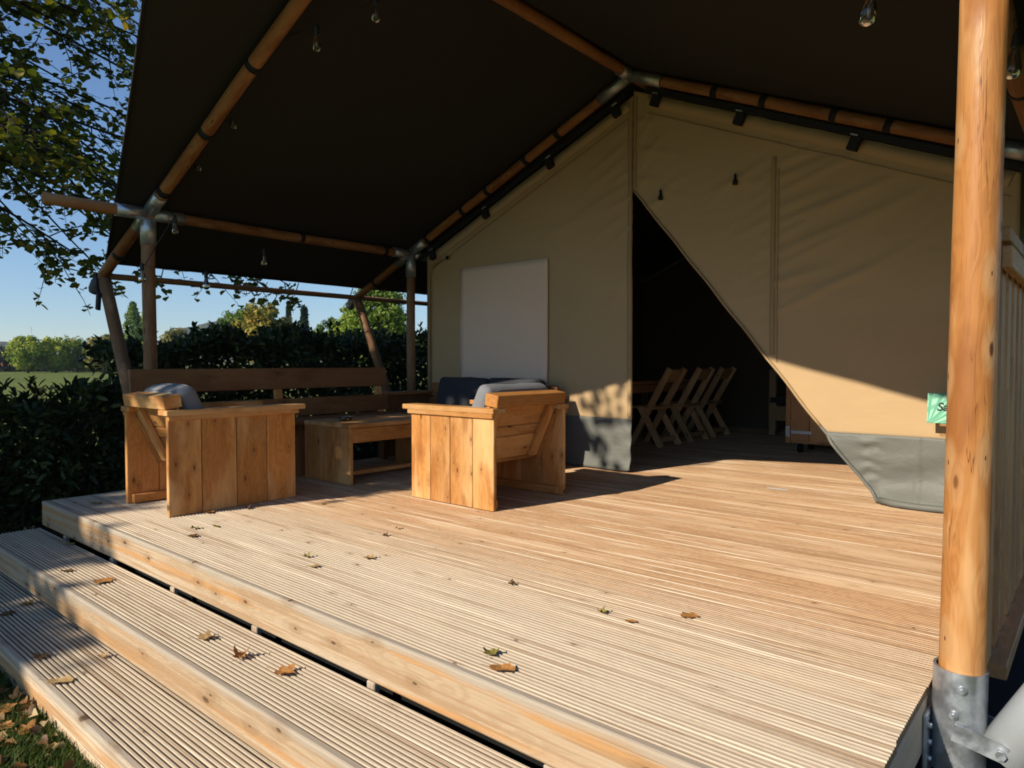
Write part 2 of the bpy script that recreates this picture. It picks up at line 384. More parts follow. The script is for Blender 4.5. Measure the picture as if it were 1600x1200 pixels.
# ------------------------------------------------------------------ deck
DX0, DX1, DY0 = -5.81, -0.40, 1.573
PITCH, BW = 0.02, 0.14
def ribbed_profile(width, n, depth, top=0.0, thick=0.028, edge=0.002):
    pts = []; p = width / n
    for i in range(n):
        y = i * p
        pts += [(y + p * 0.08 + (edge if i == 0 else 0), top - depth), (y + p * 0.17, top), (y + p * 0.60, top), (y + p * 0.70 - (edge if i == n - 1 else 0), top - depth)]
    return [(0.002, top - thick)] + pts + [(width, top - depth), (width - 0.001, top - thick)]
def prism_mesh(prof, L):
    """closed (y,z) profile extruded along X, centred"""
    n = len(prof); vs_ = [(-L / 2, y, z) for y, z in prof] + [(L / 2, y, z) for y, z in prof]
    fs = [(i, (i + 1) % n, n + (i + 1) % n, n + i) for i in range(n)] + [tuple(range(n))[::-1], tuple(range(n, 2 * n))]
    fs = [f[::-1] for f in fs]
    return me_from('board', vs_, fs)
deck = thing('deck', ((DX0 + DX1) / 2, DY0, 0), kind='structure')
L = DX1 - DX0; CX = (DX0 + DX1) / 2
board_me = prism_mesh(ribbed_profile(BW - 0.0015, 7, 0.008, edge=0.0), L)
y = DY0 + 0.034; i = 0
while y < 10.4:
    dx = random.uniform(-0.004, 0.004)
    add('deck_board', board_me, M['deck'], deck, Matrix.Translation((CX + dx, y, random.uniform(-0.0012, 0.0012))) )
    y += BW; i += 1
def fascia_profile(h, t=0.03):
    # back bottom, front face with shallow ribs, rounded top
    pts = [(t, -h), (0.003, -h)]
    n = 9; y0 = -h + 0.006; st = (h - 0.034) / n
    for k in range(n):
        a = y0 + k * st
        pts += [(0.0, a), (0.0, a + st * 0.72), (0.0016, a + st * 0.80), (0.0016, a + st * 0.94)]
    pts += [(0.0, -0.026), (0.0, -0.009), (0.0025, -0.003), (0.008, 0.0), (t - 0.003, 0.0), (t, -0.003)]
    return pts
fas_me = prism_mesh([(a, b) for a, b in fascia_profile(0.172)][::-1], L)
fas_me2 = prism_mesh([(a, b) for a, b in fascia_profile(0.15)][::-1], L)
add('front_fascia', fas_me, M['fascia'], deck, Matrix.Translation((CX, DY0, 0)))
plank('side_fascia', M['fascia'], deck, (DX1 - 0.018, 6.0, -0.115), (0.028, 8.7, 0.15), 'y')
plank('side_fascia', M['fascia'], deck, (DX0 + 0.018, 6.0, -0.115), (0.028, 8.7, 0.15), 'y')
plank('side_beam', M['frame_dull'], deck, (DX1 - 0.10, 6.0, -0.30), (0.05, 8.7, 0.14), 'y')
for bx in np.arange(DX0 + 0.45, DX1, 0.83):
    plank('spacer_block', M['fascia'], deck, (bx, 1.590, -0.238), (0.045, 0.028, 0.12), 'z')
plank('gap_shade_board', M['shade_black'], deck, (CX, 1.70, -0.33), (L - 0.1, 0.03, 0.36), 'x')  # near-black board, stands in for the darkness behind the step gap
for bx in np.arange(DX0 + 0.1, DX1, 1.0):
    for by in (2.2, 4.2, 6.2): plank('joist', M['frame_dull'], deck, (bx, by, -0.28), (0.07, 0.07, 0.5), 'z')
narrow_me = prism_mesh(ribbed_profile(0.036, 2, 0.008), L)
def step(label, y0, z, rows, hf):
    t = thing('wooden_step', (CX, y0, z - 0.15), label, 'step', 'steps in front of the deck')
    add('step_fascia', fas_me2, M['fascia'], t, Matrix.Translation((CX, y0, z)))
    for k in range(rows):
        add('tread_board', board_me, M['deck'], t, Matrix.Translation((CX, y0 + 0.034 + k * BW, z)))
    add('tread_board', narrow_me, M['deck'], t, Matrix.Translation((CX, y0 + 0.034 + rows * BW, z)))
    for s in (DX0 + 0.02, DX1 - 0.02):
        plank('end_board', M['fascia'], t, (s, y0 + 0.034 + rows * BW / 2, z - 0.095), (0.026, rows * BW - 0.01, 0.13), 'y')
    for bx in np.arange(DX0 + 0.4, DX1, 0.9):
        plank('support_block', M['frame_dull'], t, (bx, y0 + 0.08, (z - 0.04 + GZ) / 2), (0.06, 0.07, z - 0.04 - GZ), 'z')
    return t
step('upper pale ribbed wooden step just below the deck edge', 1.212, -0.19, 2, 0.15)
step('lower pale ribbed wooden step next to the grass', 0.905, -0.36, 2, 0.15)

# ------------------------------------------------------------------ safari tent
XR, ZR, SL = -3.21, 3.50, 0.4325          # ridge line and roof slope
XL, XP = -6.10, -0.32                     # purlin lines (left, right)
YA, YB, YE = 2.46, 5.33, 10.4
tent = thing('safari_tent', (XR, 6.0, 0), 'large beige safari tent with dark canvas roof on wooden poles over the deck', 'tent')
def rz_(x): return ZR - SL * abs(x - XR)
def strap(p0, p1, f, r, wd=0.035):
    a = Vector(p0).lerp(Vector(p1), f); d = (Vector(p1) - Vector(p0)).normalized()
    pole('strap', M['black'], tent, a - d * wd / 2, a + d * wd / 2, r, seg=14)
def sleeve(p, q, d0, d1, r):
    d = (Vector(q) - Vector(p)).normalized()
    o = pole('steel_sleeve', M['galv'], tent, Vector(p) + d * d0, Vector(p) + d * d1, r, seg=18)
    return o
EX = 3.88                                  # half span to the eave pole
for yy, fr in ((YA, (0.10, 0.30, 0.475, 0.66, 0.9)), (YB, (0.075, 0.20, 0.30, 0.43, 0.52, 0.66, 0.72, 0.90))):
    rr = 0.049 if yy == YA else 0.044
    ridge = (XR, yy, ZR)
    for sgn in (-1, 1):
        eave = (XR + sgn * (EX + 0.05), yy, rz_(XR + EX + 0.05))
        mt = M['rafter']
        o = pole('rafter', mt, tent, ridge, eave, rr, wob=0.012)
        for f in fr: strap(ridge, eave, f, rr + 0.006, 0.05)
        sleeve(ridge, eave, 0.02, 0.34, rr + 0.007)
        node = (XR + sgn * 2.89, yy, rz_(XR + 2.89))
        sleeve(node, eave, 0.03, 0.24, rr + 0.007); sleeve(node, ridge, 0.03, 0.26, rr + 0.007)
# posts
def post(x, y, zt, r, mat, lean=0.0, label=None, z0=GZ):
    o = pole('post', mat, tent, (x, y, z0), (x + lean, y, zt), r, r * 0.98, seg=24, wob=0.006)
    if label: o['label'] = label
    return o
post(XL, YA, 2.19, 0.054, M['frame_dull'], -0.02)
pole('steel_sleeve', M['galv'], tent, (XL - 0.02, YA, 1.98), (XL - 0.02, YA, 2.25), 0.061, seg=18)
post(XL, YB, 2.19, 0.05, M['frame_dull'])
pole('steel_sleeve', M['galv'], tent, (XL, YB, 1.98), (XL, YB, 2.25), 0.057, seg=18)
post(-0.322, YA, 2.19, 0.062, M['frame'], 0.03, 'knotty orange round post in a galvanised foot at the deck corner')
pole('steel_sleeve', M['galv'], tent, (-0.295, YA, 2.12), (-0.295, YA, 2.28), 0.068, seg=18)
post(XP, YB + .02, 2.19, 0.05, M['frame_dull'])
# galvanised foot of the right post
def open_sleeve(name, p0, p1, r, r_in):
    L_ = (Vector(p1) - Vector(p0)).length; seg = 28; vs_, fs = [], []
    for xx, rr in ((0, r_in), (0, r), (L_, r), (L_, r_in)):
        for j in range(seg):
            a = 2 * math.pi * j / seg; vs_.append((xx, rr * math.cos(a), rr * math.sin(a)))
    for i in range(3):
        for j in range(seg):
            k = (j + 1) % seg; fs.append((i * seg + j, i * seg + k, (i + 1) * seg + k, (i + 1) * seg + j))
    o = add(name, me_from(name, vs_, fs, True), M['galv'], tent, axis_matrix(p0, p1))
    for e in o.data.polygons: e.use_smooth = True
    md = o.modifiers.new('edge', 'EDGE_SPLIT'); md.split_angle = R(40)
    return o
foot = open_sleeve('steel_foot', (-0.322, YA, -0.235), (-0.319, YA, 0.080), 0.0715, 0.0635)
def on_post(ang, z, r): return Vector((-0.322 + r * math.cos(ang), YA + r * math.sin(ang), z))
for ang, zz in ((R(-76), 0.035), (R(-92), -0.045)):
    p = on_post(ang, zz, 0.069); d = (p - Vector((-0.322, YA, zz))).normalized()
    pole('bolt', M['galv'], tent, p, p + d * 0.010, 0.0125, 0.011, 12)
    pole('bolt', M['galv'], tent, p + d * 0.010, p + d * 0.016, 0.007, 0.006, 10)
# strap plate that holds the leaning strut
def plate(name, p0, p1, w, t, roll):
    L_ = (Vector(p1) - Vector(p0)).length; seg = 10; out = []
    for j in range(seg + 1):
        a = math.pi / 2 - math.pi * j / seg; out.append((L_ - w / 2 + w / 2 * math.cos(a), w / 2 * math.sin(a)))
    out += [(0, -w / 2), (0, w / 2)]
    n = len(out); vs_ = [(a, b, -t / 2) for a, b in out] + [(a, b, t / 2) for a, b in out]
    fs = [tuple(range(n)), tuple(range(n, 2 * n))[::-1]] + [(i, n + i, n + (i + 1) % n, (i + 1) % n) for i in range(n)]
    return add(name, me_from(name, vs_, fs), M['galv'], tent, axis_matrix(p0, p1, roll))
plate('strap_plate', (-0.325, YA - 0.078, -0.092), (-0.178, YA - 0.074, -0.122), 0.052, 0.006, R(90))
plate('strap_plate', (-0.325, YA + 0.078, -0.092), (-0.178, YA + 0.074, -0.122), 0.052, 0.006, R(90))
pole('bolt', M['galv'], tent, (-0.207, YA - 0.090, -0.117), (-0.207, YA + 0.088, -0.117), 0.008, None, 10)
pole('bolt', M['galv'], tent, (-0.207, YA - 0.092, -0.117), (-0.207, YA - 0.081, -0.117), 0.014, 0.012, 6)
plank('steel_flange', M['galv'], tent, (-0.397, YA - 0.03, -0.165), (0.012, 0.10, 0.20), 'z')
for zz in (-0.10, -0.15, -0.2, -0.245):
    pole('bolt', M['galv'], tent, (-0.391, YA - 0.065, zz), (-0.380, YA - 0.065, zz), 0.010, 0.008, 8)
plank('steel_flange', M['galv'], tent, (-0.36, YA + 0.015, -0.165), (0.062, 0.012, 0.18), 'z')
# leaning struts
pole('pipe_sleeve', M['pvc'], tent, (-0.195, YA, -0.150), (0.20, YA, 0.59), 0.079, None, 28)
pole('strut', M['frame'], tent, (-0.175, YA, -0.17), (0.69, YA, 1.82), 0.05, None, 16)
pole('strut', M['frame_dull'], tent, (XL - 0.03, YA + 0.0, -0.15), (XR - EX - 0.02, YA, 1.80), 0.055, None, 16, wob=0.012)
pole('strut', M['frame_dull'], tent, (XL - 0.03, YB, -0.15), (XR - EX - 0.02, YB, 1.80), 0.052, None, 16, wob=0.012)
# long poles
pole('ridge_pole', M['rafter'], tent, (XR, 1.50, ZR + 0.005), (XR, YE, ZR + 0.005), 0.047, wob=0.01)
sleeve((XR, YB, ZR), (XR, YA, ZR), 0.0, 0.17, 0.054)
for xx in (XL, XP):
    pole('purlin', M['rafter'], tent, (xx, 1.70 if xx == XL else 2.30, 2.235), (xx, YE, 2.235), 0.046, wob=0.008)
    for yy in (YA, YB):
        sleeve((xx, yy, 2.235), (xx, 0, 2.235), 0.03, 0.26, 0.053); sleeve((xx, yy, 2.235), (xx, 20, 2.235), 0.03, 0.28, 0.053)
    for yy in (3.9, 4.95): strap((xx, yy, 2.235), (xx, yy + 1, 2.235), 0, 0.052, 0.045)
for sgn in (-1, 1):
    pole('eave_pole', M['frame_dull'], tent, (XR + sgn * EX, YA - 0.06, 1.80), (XR + sgn * EX, YE, 1.80), 0.03, wob=0.004)
# grey end caps hung on the eave ends and a tie-down pulley
for yy in (YA, YB):
    c = Vector((XR - EX - 0.02, yy - 0.01, 1.80))
    add('end_cap', lathe_mesh([(0.03, -0.15), (0.075, -0.14), (0.085, -0.10), (0.075, 0.0), (0.055, 0.05)], 16), M['greycap'], tent, Matrix.Translation(c + Vector((-0.07, -0.02, -0.05))) @ Matrix.Rotation(R(35), 4, 'Y') @ Matrix.Scale(0.78 if yy == YA else 0.62, 4))
plank('tie_buckle', M['black'], tent, (XR - EX + 0.03, YA - 0.07, 1.56), (0.06, 0.03, 0.16), 'z', Matrix.Rotation(R(12), 4, 'Y'))
pole('tie_strap', M['black'], tent, (XR - EX - 0.02, YA - 0.06, 1.82), (XR - EX + 0.02, YA - 0.07, 1.50), 0.012)

# roof canvas
def front_y(x): 
    u = abs(x - XR); return 1.41 + 0.27 * u + 0.012 * math.sin(math.pi * min(1, u / 3.8))
def roof_half(sgn):
    nx, ny = 40, 70; vs_, fs = [], []
    for i in range(nx + 1):
        u = 3.82 * i / nx; x = XR + sgn * u
        y0 = front_y(x)
        for j in range(ny + 1):
            t = j / ny; y = y0 + (YE + 0.3 - y0) * (t ** 1.15)
            z = ZR - SL * u + 0.062
            sag = 0.02 * math.sin(math.pi * min(1, max(0, (y - YA) / (YB - YA)))) * math.sin(math.pi * min(1, u / 2.89))
            wr = 0.006 * noise.noise(Vector((x * 1.7, y * 0.9, 3))) + 0.003 * noise.noise(Vector((x * 5, y * 2.2, 8)))
            if y < YA: sag += 0.02 * ((YA - y) ** 2)
            vs_.append((x, y, z - sag + wr))
    for i in range(nx):
        for j in range(ny):
            f = (i * (ny + 1) + j, (i + 1) * (ny + 1) + j, (i + 1) * (ny + 1) + j + 1, i * (ny + 1) + j + 1)
            fs.append(f if sgn > 0 else f[::-1])
    o = add('roof_canvas', me_from('roof_canvas', vs_, fs, True), M['roofcloth'], tent)
    md = o.modifiers.new('thick', 'SOLIDIFY'); md.thickness = 0.004; md.offset = 1
    # hem along the front edge
    pts = [Vector(vs_[i * (ny + 1)]) + Vector((0, 0.006, -0.004)) for i in range(nx + 1)]
    add('roof_hem', curve_tube_mesh(pts, 0.009, 6), M['roofcloth'], tent)
roof_half(-1); roof_half(1)
# lacing loops that tie the canvas edge down to the eave pole
for yy in np.arange(YA + 0.5, 8.5, 0.75):
    pole('lacing', M['black'], tent, (XR - EX, yy, 1.81), (XR - 3.82, yy, 1.905), 0.006, None, 6)

# canvas walls with real folds
WY = 5.47
def crease(x, z, cx, cz, ang, ln, wd, amp):
    """one soft fold starting at (cx,cz) and running along ang"""
    dx, dz = x - cx, z - cz; a = dx * math.cos(ang) + dz * math.sin(ang); b = -dx * math.sin(ang) + dz * math.cos(ang)
    if a < -0.05 or a > ln: return 0.0
    f = math.sin(math.pi * min(1, max(0, (a + 0.05) / (ln + 0.05)))) ** 0.6 * (1 - a / ln if a > 0 else 1)
    b += 0.03 * math.sin(a * 3 + cx * 7)
    return amp * f * math.exp(-(b / wd) ** 2)
rc = random.Random(3)
CR_R, CR_L = [], []
for k in range(11):
    zz = 2.5 - k * 0.115
    CR_R.append((-1.98, zz, R(rc.uniform(12, 30)), rc.uniform(0.5, 1.35), rc.uniform(0.014, 0.03), rc.uniform(0.006, 0.016)))
    CR_R.append((-2.03, zz, R(180 + rc.uniform(8, 30)), rc.uniform(0.15, 0.45), rc.uniform(0.012, 0.022), rc.uniform(0.004, 0.009)))
for k in range(8):
    CR_R.append((-3.20, 3.15 - k * 0.085, R(rc.uniform(30, 62)) * (1 if k % 3 else -0.5), rc.uniform(0.15, 0.5), 0.02, rc.uniform(0.006, 0.011)))
    CR_L.append((-3.27, 3.1 - k * 0.13, R(180 + rc.uniform(12, 34)), rc.uniform(0.3, 1.0), rc.uniform(0.014, 0.024), rc.uniform(0.005, 0.011)))
for cx, cz in ((-2.967, 2.45), (-2.30, 2.47)):
    for a in (-150, -165, 25, -20): CR_R.append((cx, cz, R(a), 0.4, 0.02, 0.008))
CR_R.append((-2.0, 2.75, R(115), 0.5, 0.03, 0.014)); CR_R.append((-1.9, 2.62, R(22), 1.3, 0.05, 0.012))
CR_L.append((-4.2, 2.3, R(10), 0.9, 0.05, 0.008)); CR_L.append((-3.5, 1.5, R(65), 1.0, 0.06, 0.008))
def wall_disp(x, z, cl):
    d = 2.5 * sum(crease(x, z, *c) for c in cl)
    d += 0.012 * noise.noise(Vector((x * 0.9, z * 0.7, 2.0))) + 0.004 * noise.noise(Vector((x * 3.1, z * 2.3, 5.0)))
    return d
def wall_piece(name, mat, x0, x1, z0, z1, cuts, cl, yoff=0.0, res=0.028, extra=None, flip=True, thick=0.004):
    bm = bmesh.new(); nx = max(2, int((x1 - x0) / res)); nz = max(2, int((z1 - z0) / res))
    g = [[bm.verts.new((x0 + (x1 - x0) * i / nx, 0, z0 + (z1 - z0) * j / nz)) for j in range(nz + 1)] for i in range(nx + 1)]
    for i in range(nx):
        for j in range(nz): bm.faces.new((g[i][j], g[i + 1][j], g[i + 1][j + 1], g[i][j + 1]))
    for co, no in cuts:
        bmesh.ops.bisect_plane(bm, geom=bm.verts[:] + bm.edges[:] + bm.faces[:], plane_co=co, plane_no=no, clear_outer=True, clear_inner=False)
    for v in bm.verts:
        dd = wall_disp(v.co.x, v.co.z, cl) + (extra(v.co.x, v.co.z) if extra else 0)
        v.co.y = WY + yoff - dd
    me = bpy.data.meshes.new(name); bm.to_mesh(me); bm.free()
    me.polygons.foreach_set('use_smooth', [True] * len(me.polygons))
    o = add(name, me, mat, tent)
    md = o.modifiers.new('thick', 'SOLIDIFY'); md.thickness = thick; md.offset = -1
    return o
ZW = 3.40                                   # apex of the canvas wall, just under the rafters
cutL = ((XR, 0, ZW), (-SL, 0, 1)); cutR = ((XR, 0, ZW), (SL, 0, 1))
dn = Vector((2.52, 0, 2.03)).normalized()   # the drawn-back door edge runs from (-3.24,2.53) to (-1.21,0)
cutD = ((-3.245, 0, 2.535), tuple(-dn))
DL = -3.262
wall_piece('front_wall', M['canvas'], -5.98, DL, 0.47, 3.42, [cutL], CR_L)
wall_piece('front_wall', M['canvas'], DL + 0.004, -0.44, 0.47, 3.42, [cutR, cutD], CR_R, extra=lambda x, z: 0.02 * math.exp(-((z - 0.5) / 0.3) ** 2))
# grey vinyl skirt
def mudfold_l(x, z):
    d = 0.010 + 0.03 * math.exp(-(z / 0.1) ** 2) * (0.5 + 0.5 * math.sin(x * 5))
    d += 0.008 * math.sin((z * 38 + 2 * noise.noise(Vector((x * 4, z * 6, 1))))) * math.exp(-((x - DL) / 0.10) ** 2)
    return d + 0.014 * noise.noise(Vector((x * 2.6 + z * 3, z * 5, 3)))
def mudfold_r(x, z):
    d = 0.034 * math.exp(-((z - 0.5) / 0.3) ** 2) + 0.012 + 0.10 * math.exp(-((z + 0.02) / 0.10) ** 2) * (0.55 + 0.45 * math.sin((x + 1.3) * 3.3))
    d += 0.012 * math.sin(z * 62 + 3 * noise.noise(Vector((x * 9, z * 9, 1)))) * math.exp(-((x + 1.28 + (0.3 - z) * 0.0) / 0.07) ** 2)
    d += 0.010 * math.exp(-((x + 0.98) / 0.012) ** 2)
    d += 0.035 * noise.noise(Vector((x * 2.2 - z * 2.5, z * 3.5, 7)))
    return d
wall_piece('mud_skirt', M['mud'], -5.98, DL + 0.004, 0.012, 0.485, [], [], -0.004, 0.02, mudfold_l)
wall_piece('mud_skirt', M['mud'], -2.2, -0.44, 0.014, 0.485, [cutD], [], -0.004, 0.02, mudfold_r)
# the bunched hem lying on the boards
pts = [(-1.20, WY - 0.10, 0.03), (-1.10, WY - 0.16, 0.028), (-0.95, WY - 0.17, 0.025), (-0.75, WY - 0.15, 0.025), (-0.5, WY - 0.12, 0.025)]
add('skirt_hem', curve_tube_mesh(pts, 0.024, 8), M['mud'], tent)
hp = []
for k in range(46):
    t_ = k / 45; hx = -3.245 + 2.03 * t_; hz = 2.535 - 2.52 * t_
    hp.append((hx + 0.004 * math.sin(k * 0.9), WY - 0.012 - wall_disp(hx, hz, CR_R) - (0.02 * math.exp(-((hz - 0.5) / 0.3) ** 2)) - (mudfold_r(hx, hz) if hz < 0.46 else 0), max(0.016, hz)))
add('flap_hem', curve_tube_mesh(hp[:37], 0.011, 7), M['seam'], tent); add('flap_hem', curve_tube_mesh(hp[36:], 0.012, 7), M['mud'], tent)
# rolled edges, seams and tapes
def seam_strip(x0, z0, x1, z1, wd, cl, y=-0.010, mat='seam', t=0.004, n=24):
    vs_, fs = [], []
    d = Vector((x1 - x0, 0, z1 - z0)).normalized(); nn = Vector((-d.z, 0, d.x))
    for i in range(n + 1):
        c = Vector((x0, 0, z0)).lerp(Vector((x1, 0, z1)), i / n)
        for s in (-1, 1):
            q = c + nn * wd / 2 * s; dd = wall_disp(q.x, q.z, cl)
            vs_.append((q.x, WY + y - dd, q.z)); vs_.append((q.x, WY + y + t - dd, q.z))
    for i in range(n):
        a = i * 4; b = a + 4
        fs += [(a, a + 2, b + 2, b), (a + 1, b + 1, b + 3, a + 3), (a, b, b + 1, a + 1), (a + 2, a + 3, b + 3, b + 2)]
    return add('seam_tape', me_from('seam_tape', vs_, fs, True), M[mat], tent)
seam_strip(-3.285, 0.5, -3.285, 3.33, 0.04, CR_L)
seam_strip(-3.225, 2.55, -3.225, 3.36, 0.012, CR_R)
seam_strip(-2.00, 1.06, -2.00, 2.60, 0.035, CR_R, -0.009); seam_strip(-1.962, 1.0, -1.962, 2.50, 0.007, CR_R, -0.009)
seam_strip(-5.93, 0.5, -5.93, 2.12, 0.02, CR_L)
nrm = SL / math.sqrt(1 + SL * SL)
for s, cl in ((-1, CR_L), (1, CR_R)):
    e = XR + s * 2.72
    seam_strip(XR + s * 0.10, ZW - SL * 0.10 - 0.17, e, ZW - SL * 2.72 - 0.17, 0.012, cl, -0.010)
    seam_strip(XR + s * 0.10, ZW - SL * 0.10 - 0.06, e, ZW - SL * 2.72 - 0.06, 0.10, cl, -0.014, 'canvas')
# black strips standing in for gap shadow under the rafters, plus clip blocks
for s in (-1, 1):
    beam('gap_shadow_strip', M['black'], tent, (XR + s * 0.1, WY - 0.055, ZW - SL * 0.1 + 0.025), (XR + s * 3.0, WY - 0.055, ZW - SL * 3.0 + 0.025), 0.02, 0.05)
    for u in (0.20, 0.95, 1.80, 2.62):
        cx = XR + s * u; cz = ZW - SL * u - 0.055
        rt = Matrix.Rotation(R(23.4) * s, 4, 'Y')
        plank('clip_block', M['black'], tent, (cx, WY - 0.055, cz), (0.075, 0.05, 0.10), 'x', rt)
        plank('clip_plate', M['galv'], tent, (cx + s * 0.004, WY - 0.075, cz + 0.058), (0.055, 0.02, 0.012), 'x', rt)
# rope piping at the left corner with a ring
pts = [(-5.62, WY - 0.03, 2.16), (-5.72, WY - 0.04, 2.15), (-5.83, WY - 0.04, 2.10), (-5.90, WY - 0.04, 2.0), (-5.91, WY - 0.03, 1.4), (-5.91, WY - 0.03, 0.5)]
add('guy_cord', curve_tube_mesh(pts, 0.009, 6), M['seam'], tent)
add('cord_ring', lathe_mesh([(0.012, 0), (0.022, 0.004), (0.022, 0.012), (0.012, 0.016)], 12), M['black'], tent, Matrix.Translation((-5.61, WY - 0.03, 2.165)) @ Matrix.Rotation(R(90), 4, 'X'))
# toggles
for cx, cz in ((-2.967, 2.45), (-2.30, 2.47)):
    add('toggle', lathe_mesh([(0.020, -0.045), (0.022, -0.02), (0.011, 0.0), (0.009, 0.035), (0.004, 0.045)], 10), M['black'], tent, Matrix.Translation((cx, WY - 0.035, cz)))
# window blind
bl = wall_piece('window_blind', M['blind'], -5.41, -4.205, 0.80, 2.025, [], [], -0.028, 0.06, lambda x, z: 0.004 * noise.noise(Vector((x * 2, z * 2, 1))), thick=0.006)
bl['label'] = 'pale grey closed window blind on the beige wall'
# other walls and lining
def quad(name, pts, mat, parent, n=1):
    return add(name, me_from(name, pts, [tuple(range(len(pts)))]), mat, parent)
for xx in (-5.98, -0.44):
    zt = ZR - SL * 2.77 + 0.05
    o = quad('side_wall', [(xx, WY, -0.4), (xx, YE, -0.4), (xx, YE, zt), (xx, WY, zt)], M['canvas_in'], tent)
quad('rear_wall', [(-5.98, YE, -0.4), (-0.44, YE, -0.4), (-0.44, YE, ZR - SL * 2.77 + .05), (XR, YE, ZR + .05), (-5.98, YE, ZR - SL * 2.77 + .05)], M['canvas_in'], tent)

# ------------------------------------------------------------------ slatted side railing
rail = thing('slatted_railing', (-0.27, 4.0, 0), 'tall slatted wooden side screen behind the round orange post', 'railing')
plank('top_rail', M['rail'], rail, (-0.27, 4.02, 1.40), (0.07, 2.75, 0.045), 'y')
plank('upper_batten', M['rail'], rail, (-0.245, 4.02, 1.33), (0.03, 2.72, 0.07), 'y')
plank('bottom_rail', M['rail'], rail, (-0.27, 4.02, 0.02), (0.10, 2.75, 0.045), 'y')
yy = 2.66
while yy < 5.38:
    plank('slat', M['rail'], rail, (-0.283, yy, 0.71), (0.030, 0.105, 1.335), 'z')
    yy += 0.19
for yy in (5.41,): plank('end_post', M['rail'], rail, (-0.235, yy, 0.5), (0.06, 0.06, 1.76), 'z')

# ------------------------------------------------------------------ garden furniture
def armchair(label, cx, cy, rz, depth, width, group='wooden plank armchairs'):
    """local frame: sitter faces +X, sides at +-width/2 in Y, origin on the deck"""
    t = thing('armchair', (cx, cy, 0), label, 'armchair', group)
    B = Matrix.Translation((cx, cy, 0)) @ Matrix.Rotation(rz, 4, 'Z')
    def P(name, c, size, grain, rot=None, mat='plank'):
        me, Rm = oriented(size, grain)
        Mx = B @ Matrix.Translation(c)
        if rot is not None: Mx = Mx @ rot
        return add(name, with_mat(me, M[mat]), None, t, Mx @ Rm)
    x0, x1 = -depth / 2, depth / 2
    ws = [0.25, 0.245, 0.265, 0.24]
    tot = sum(ws)
    for s in (-1, 1):
        x = x1
        for k, w_ in enumerate(ws):
            pw = depth * w_ / tot
            P('side_plank', (x - pw / 2, s * (width / 2 - 0.016), 0.327), (pw - 0.005, 0.030 + 0.002 * (k % 2), 0.654), 'z')
            x -= pw
        P('arm_batten', ((x0 + x1) / 2 + 0.01, s * (width / 2 + 0.010), 0.640), (depth + 0.02, 0.018, 0.036), 'x')
        P('armrest', (0.03, s * (width / 2 - 0.045), 0.672), (depth + 0.085, 0.135, 0.036), 'x')
        P('foot_rail', (0.0, s * (width / 2 - 0.055), 0.035), (depth - 0.06, 0.04, 0.06), 'x')
    iw = width - 0.075
    P('seat_board', (0.13, 0, 0.285), (depth - 0.28, iw, 0.035), 'y')
    P('front_rail', (x1 - 0.03, 0, 0.24), (0.03, iw, 0.12), 'y')
    # reclined back: leans from (x0+0.30, 0.30) up to (x0+0.03, 0.74)
    a = Vector((x0 + 0.27, 0, 0.30)); b = Vector((x0 + 0.055, 0, 0.76)); d = (b - a); ln = d.length; ang = math.atan2(d.x, d.z)
    rot = Matrix.Rotation(ang, 4, 'Y')
    hs_ = [0.145, 0.05, 0.205, 0.08]; z = 0.0
    for k, h in enumerate([0.19, 0.085, 0.215]):
        c = a + d.normalized() * (z + h / 2)
        P('back_slat', (c.x, 0, c.z), (0.026, iw, h - 0.006), 'y', rot); z += h
    nrm_ = rot @ Vector((-1, 0, 0))
    for s in (-1, 1):
        c = a.lerp(b, 0.47) + nrm_ * 0.032
        P('back_batten', (c.x, s * (iw / 2 - 0.075), c.z), (0.034, 0.085, ln * 0.9), 'z', rot)
        c2 = a.lerp(b, 0.36) + nrm_ * 0.036
        P('back_batten', (c2.x, s * (iw / 2 - 0.012), c2.z), (0.05, 0.032, ln * 0.74), 'z', rot)
    P('top_rail', (x0 + 0.045, 0, 0.742), (0.115, iw + 0.03, 0.085), 'y', Matrix.Rotation(ang * 0.35, 4, 'Y'))
    return t, B
def cushion_mesh(L_, B_, T_, r=0.05, seed=0, puff=0.02):
    bm = bmesh.new(); bmesh.ops.create_cube(bm, size=1)
    for v in bm.verts: v.co = Vector((v.co.x * L_, v.co.y * B_, v.co.z * T_))
    bmesh.ops.bevel(bm, geom=bm.edges[:], offset=min(r, T_ * 0.42), segments=4, affect='EDGES', profile=0.5)
    bmesh.ops.subdivide_edges(bm, edges=[e for e in bm.edges if e.calc_length() > 0.12], cuts=5, use_grid_fill=True)
    for v in bm.verts:
        x, y_, z = v.co
        f = max(0, 1 - (2 * x / L_) ** 2) * max(0, 1 - (2 * y_ / B_) ** 2)
        v.co.z += math.copysign(puff * f, z) if abs(z) > 0.01 else 0
        v.co += Vector((noise.noise(Vector((x * 6, y_ * 6, seed))), noise.noise(Vector((x * 6, y_ * 6, seed + 5))), noise.noise(Vector((x * 7, y_ * 7, seed + 9))))) * 0.007
    me = bpy.data.meshes.new('cushion'); bm.to_mesh(me); bm.free()
    me.polygons.foreach_set('use_smooth', [True] * len(me.polygons))
    return me
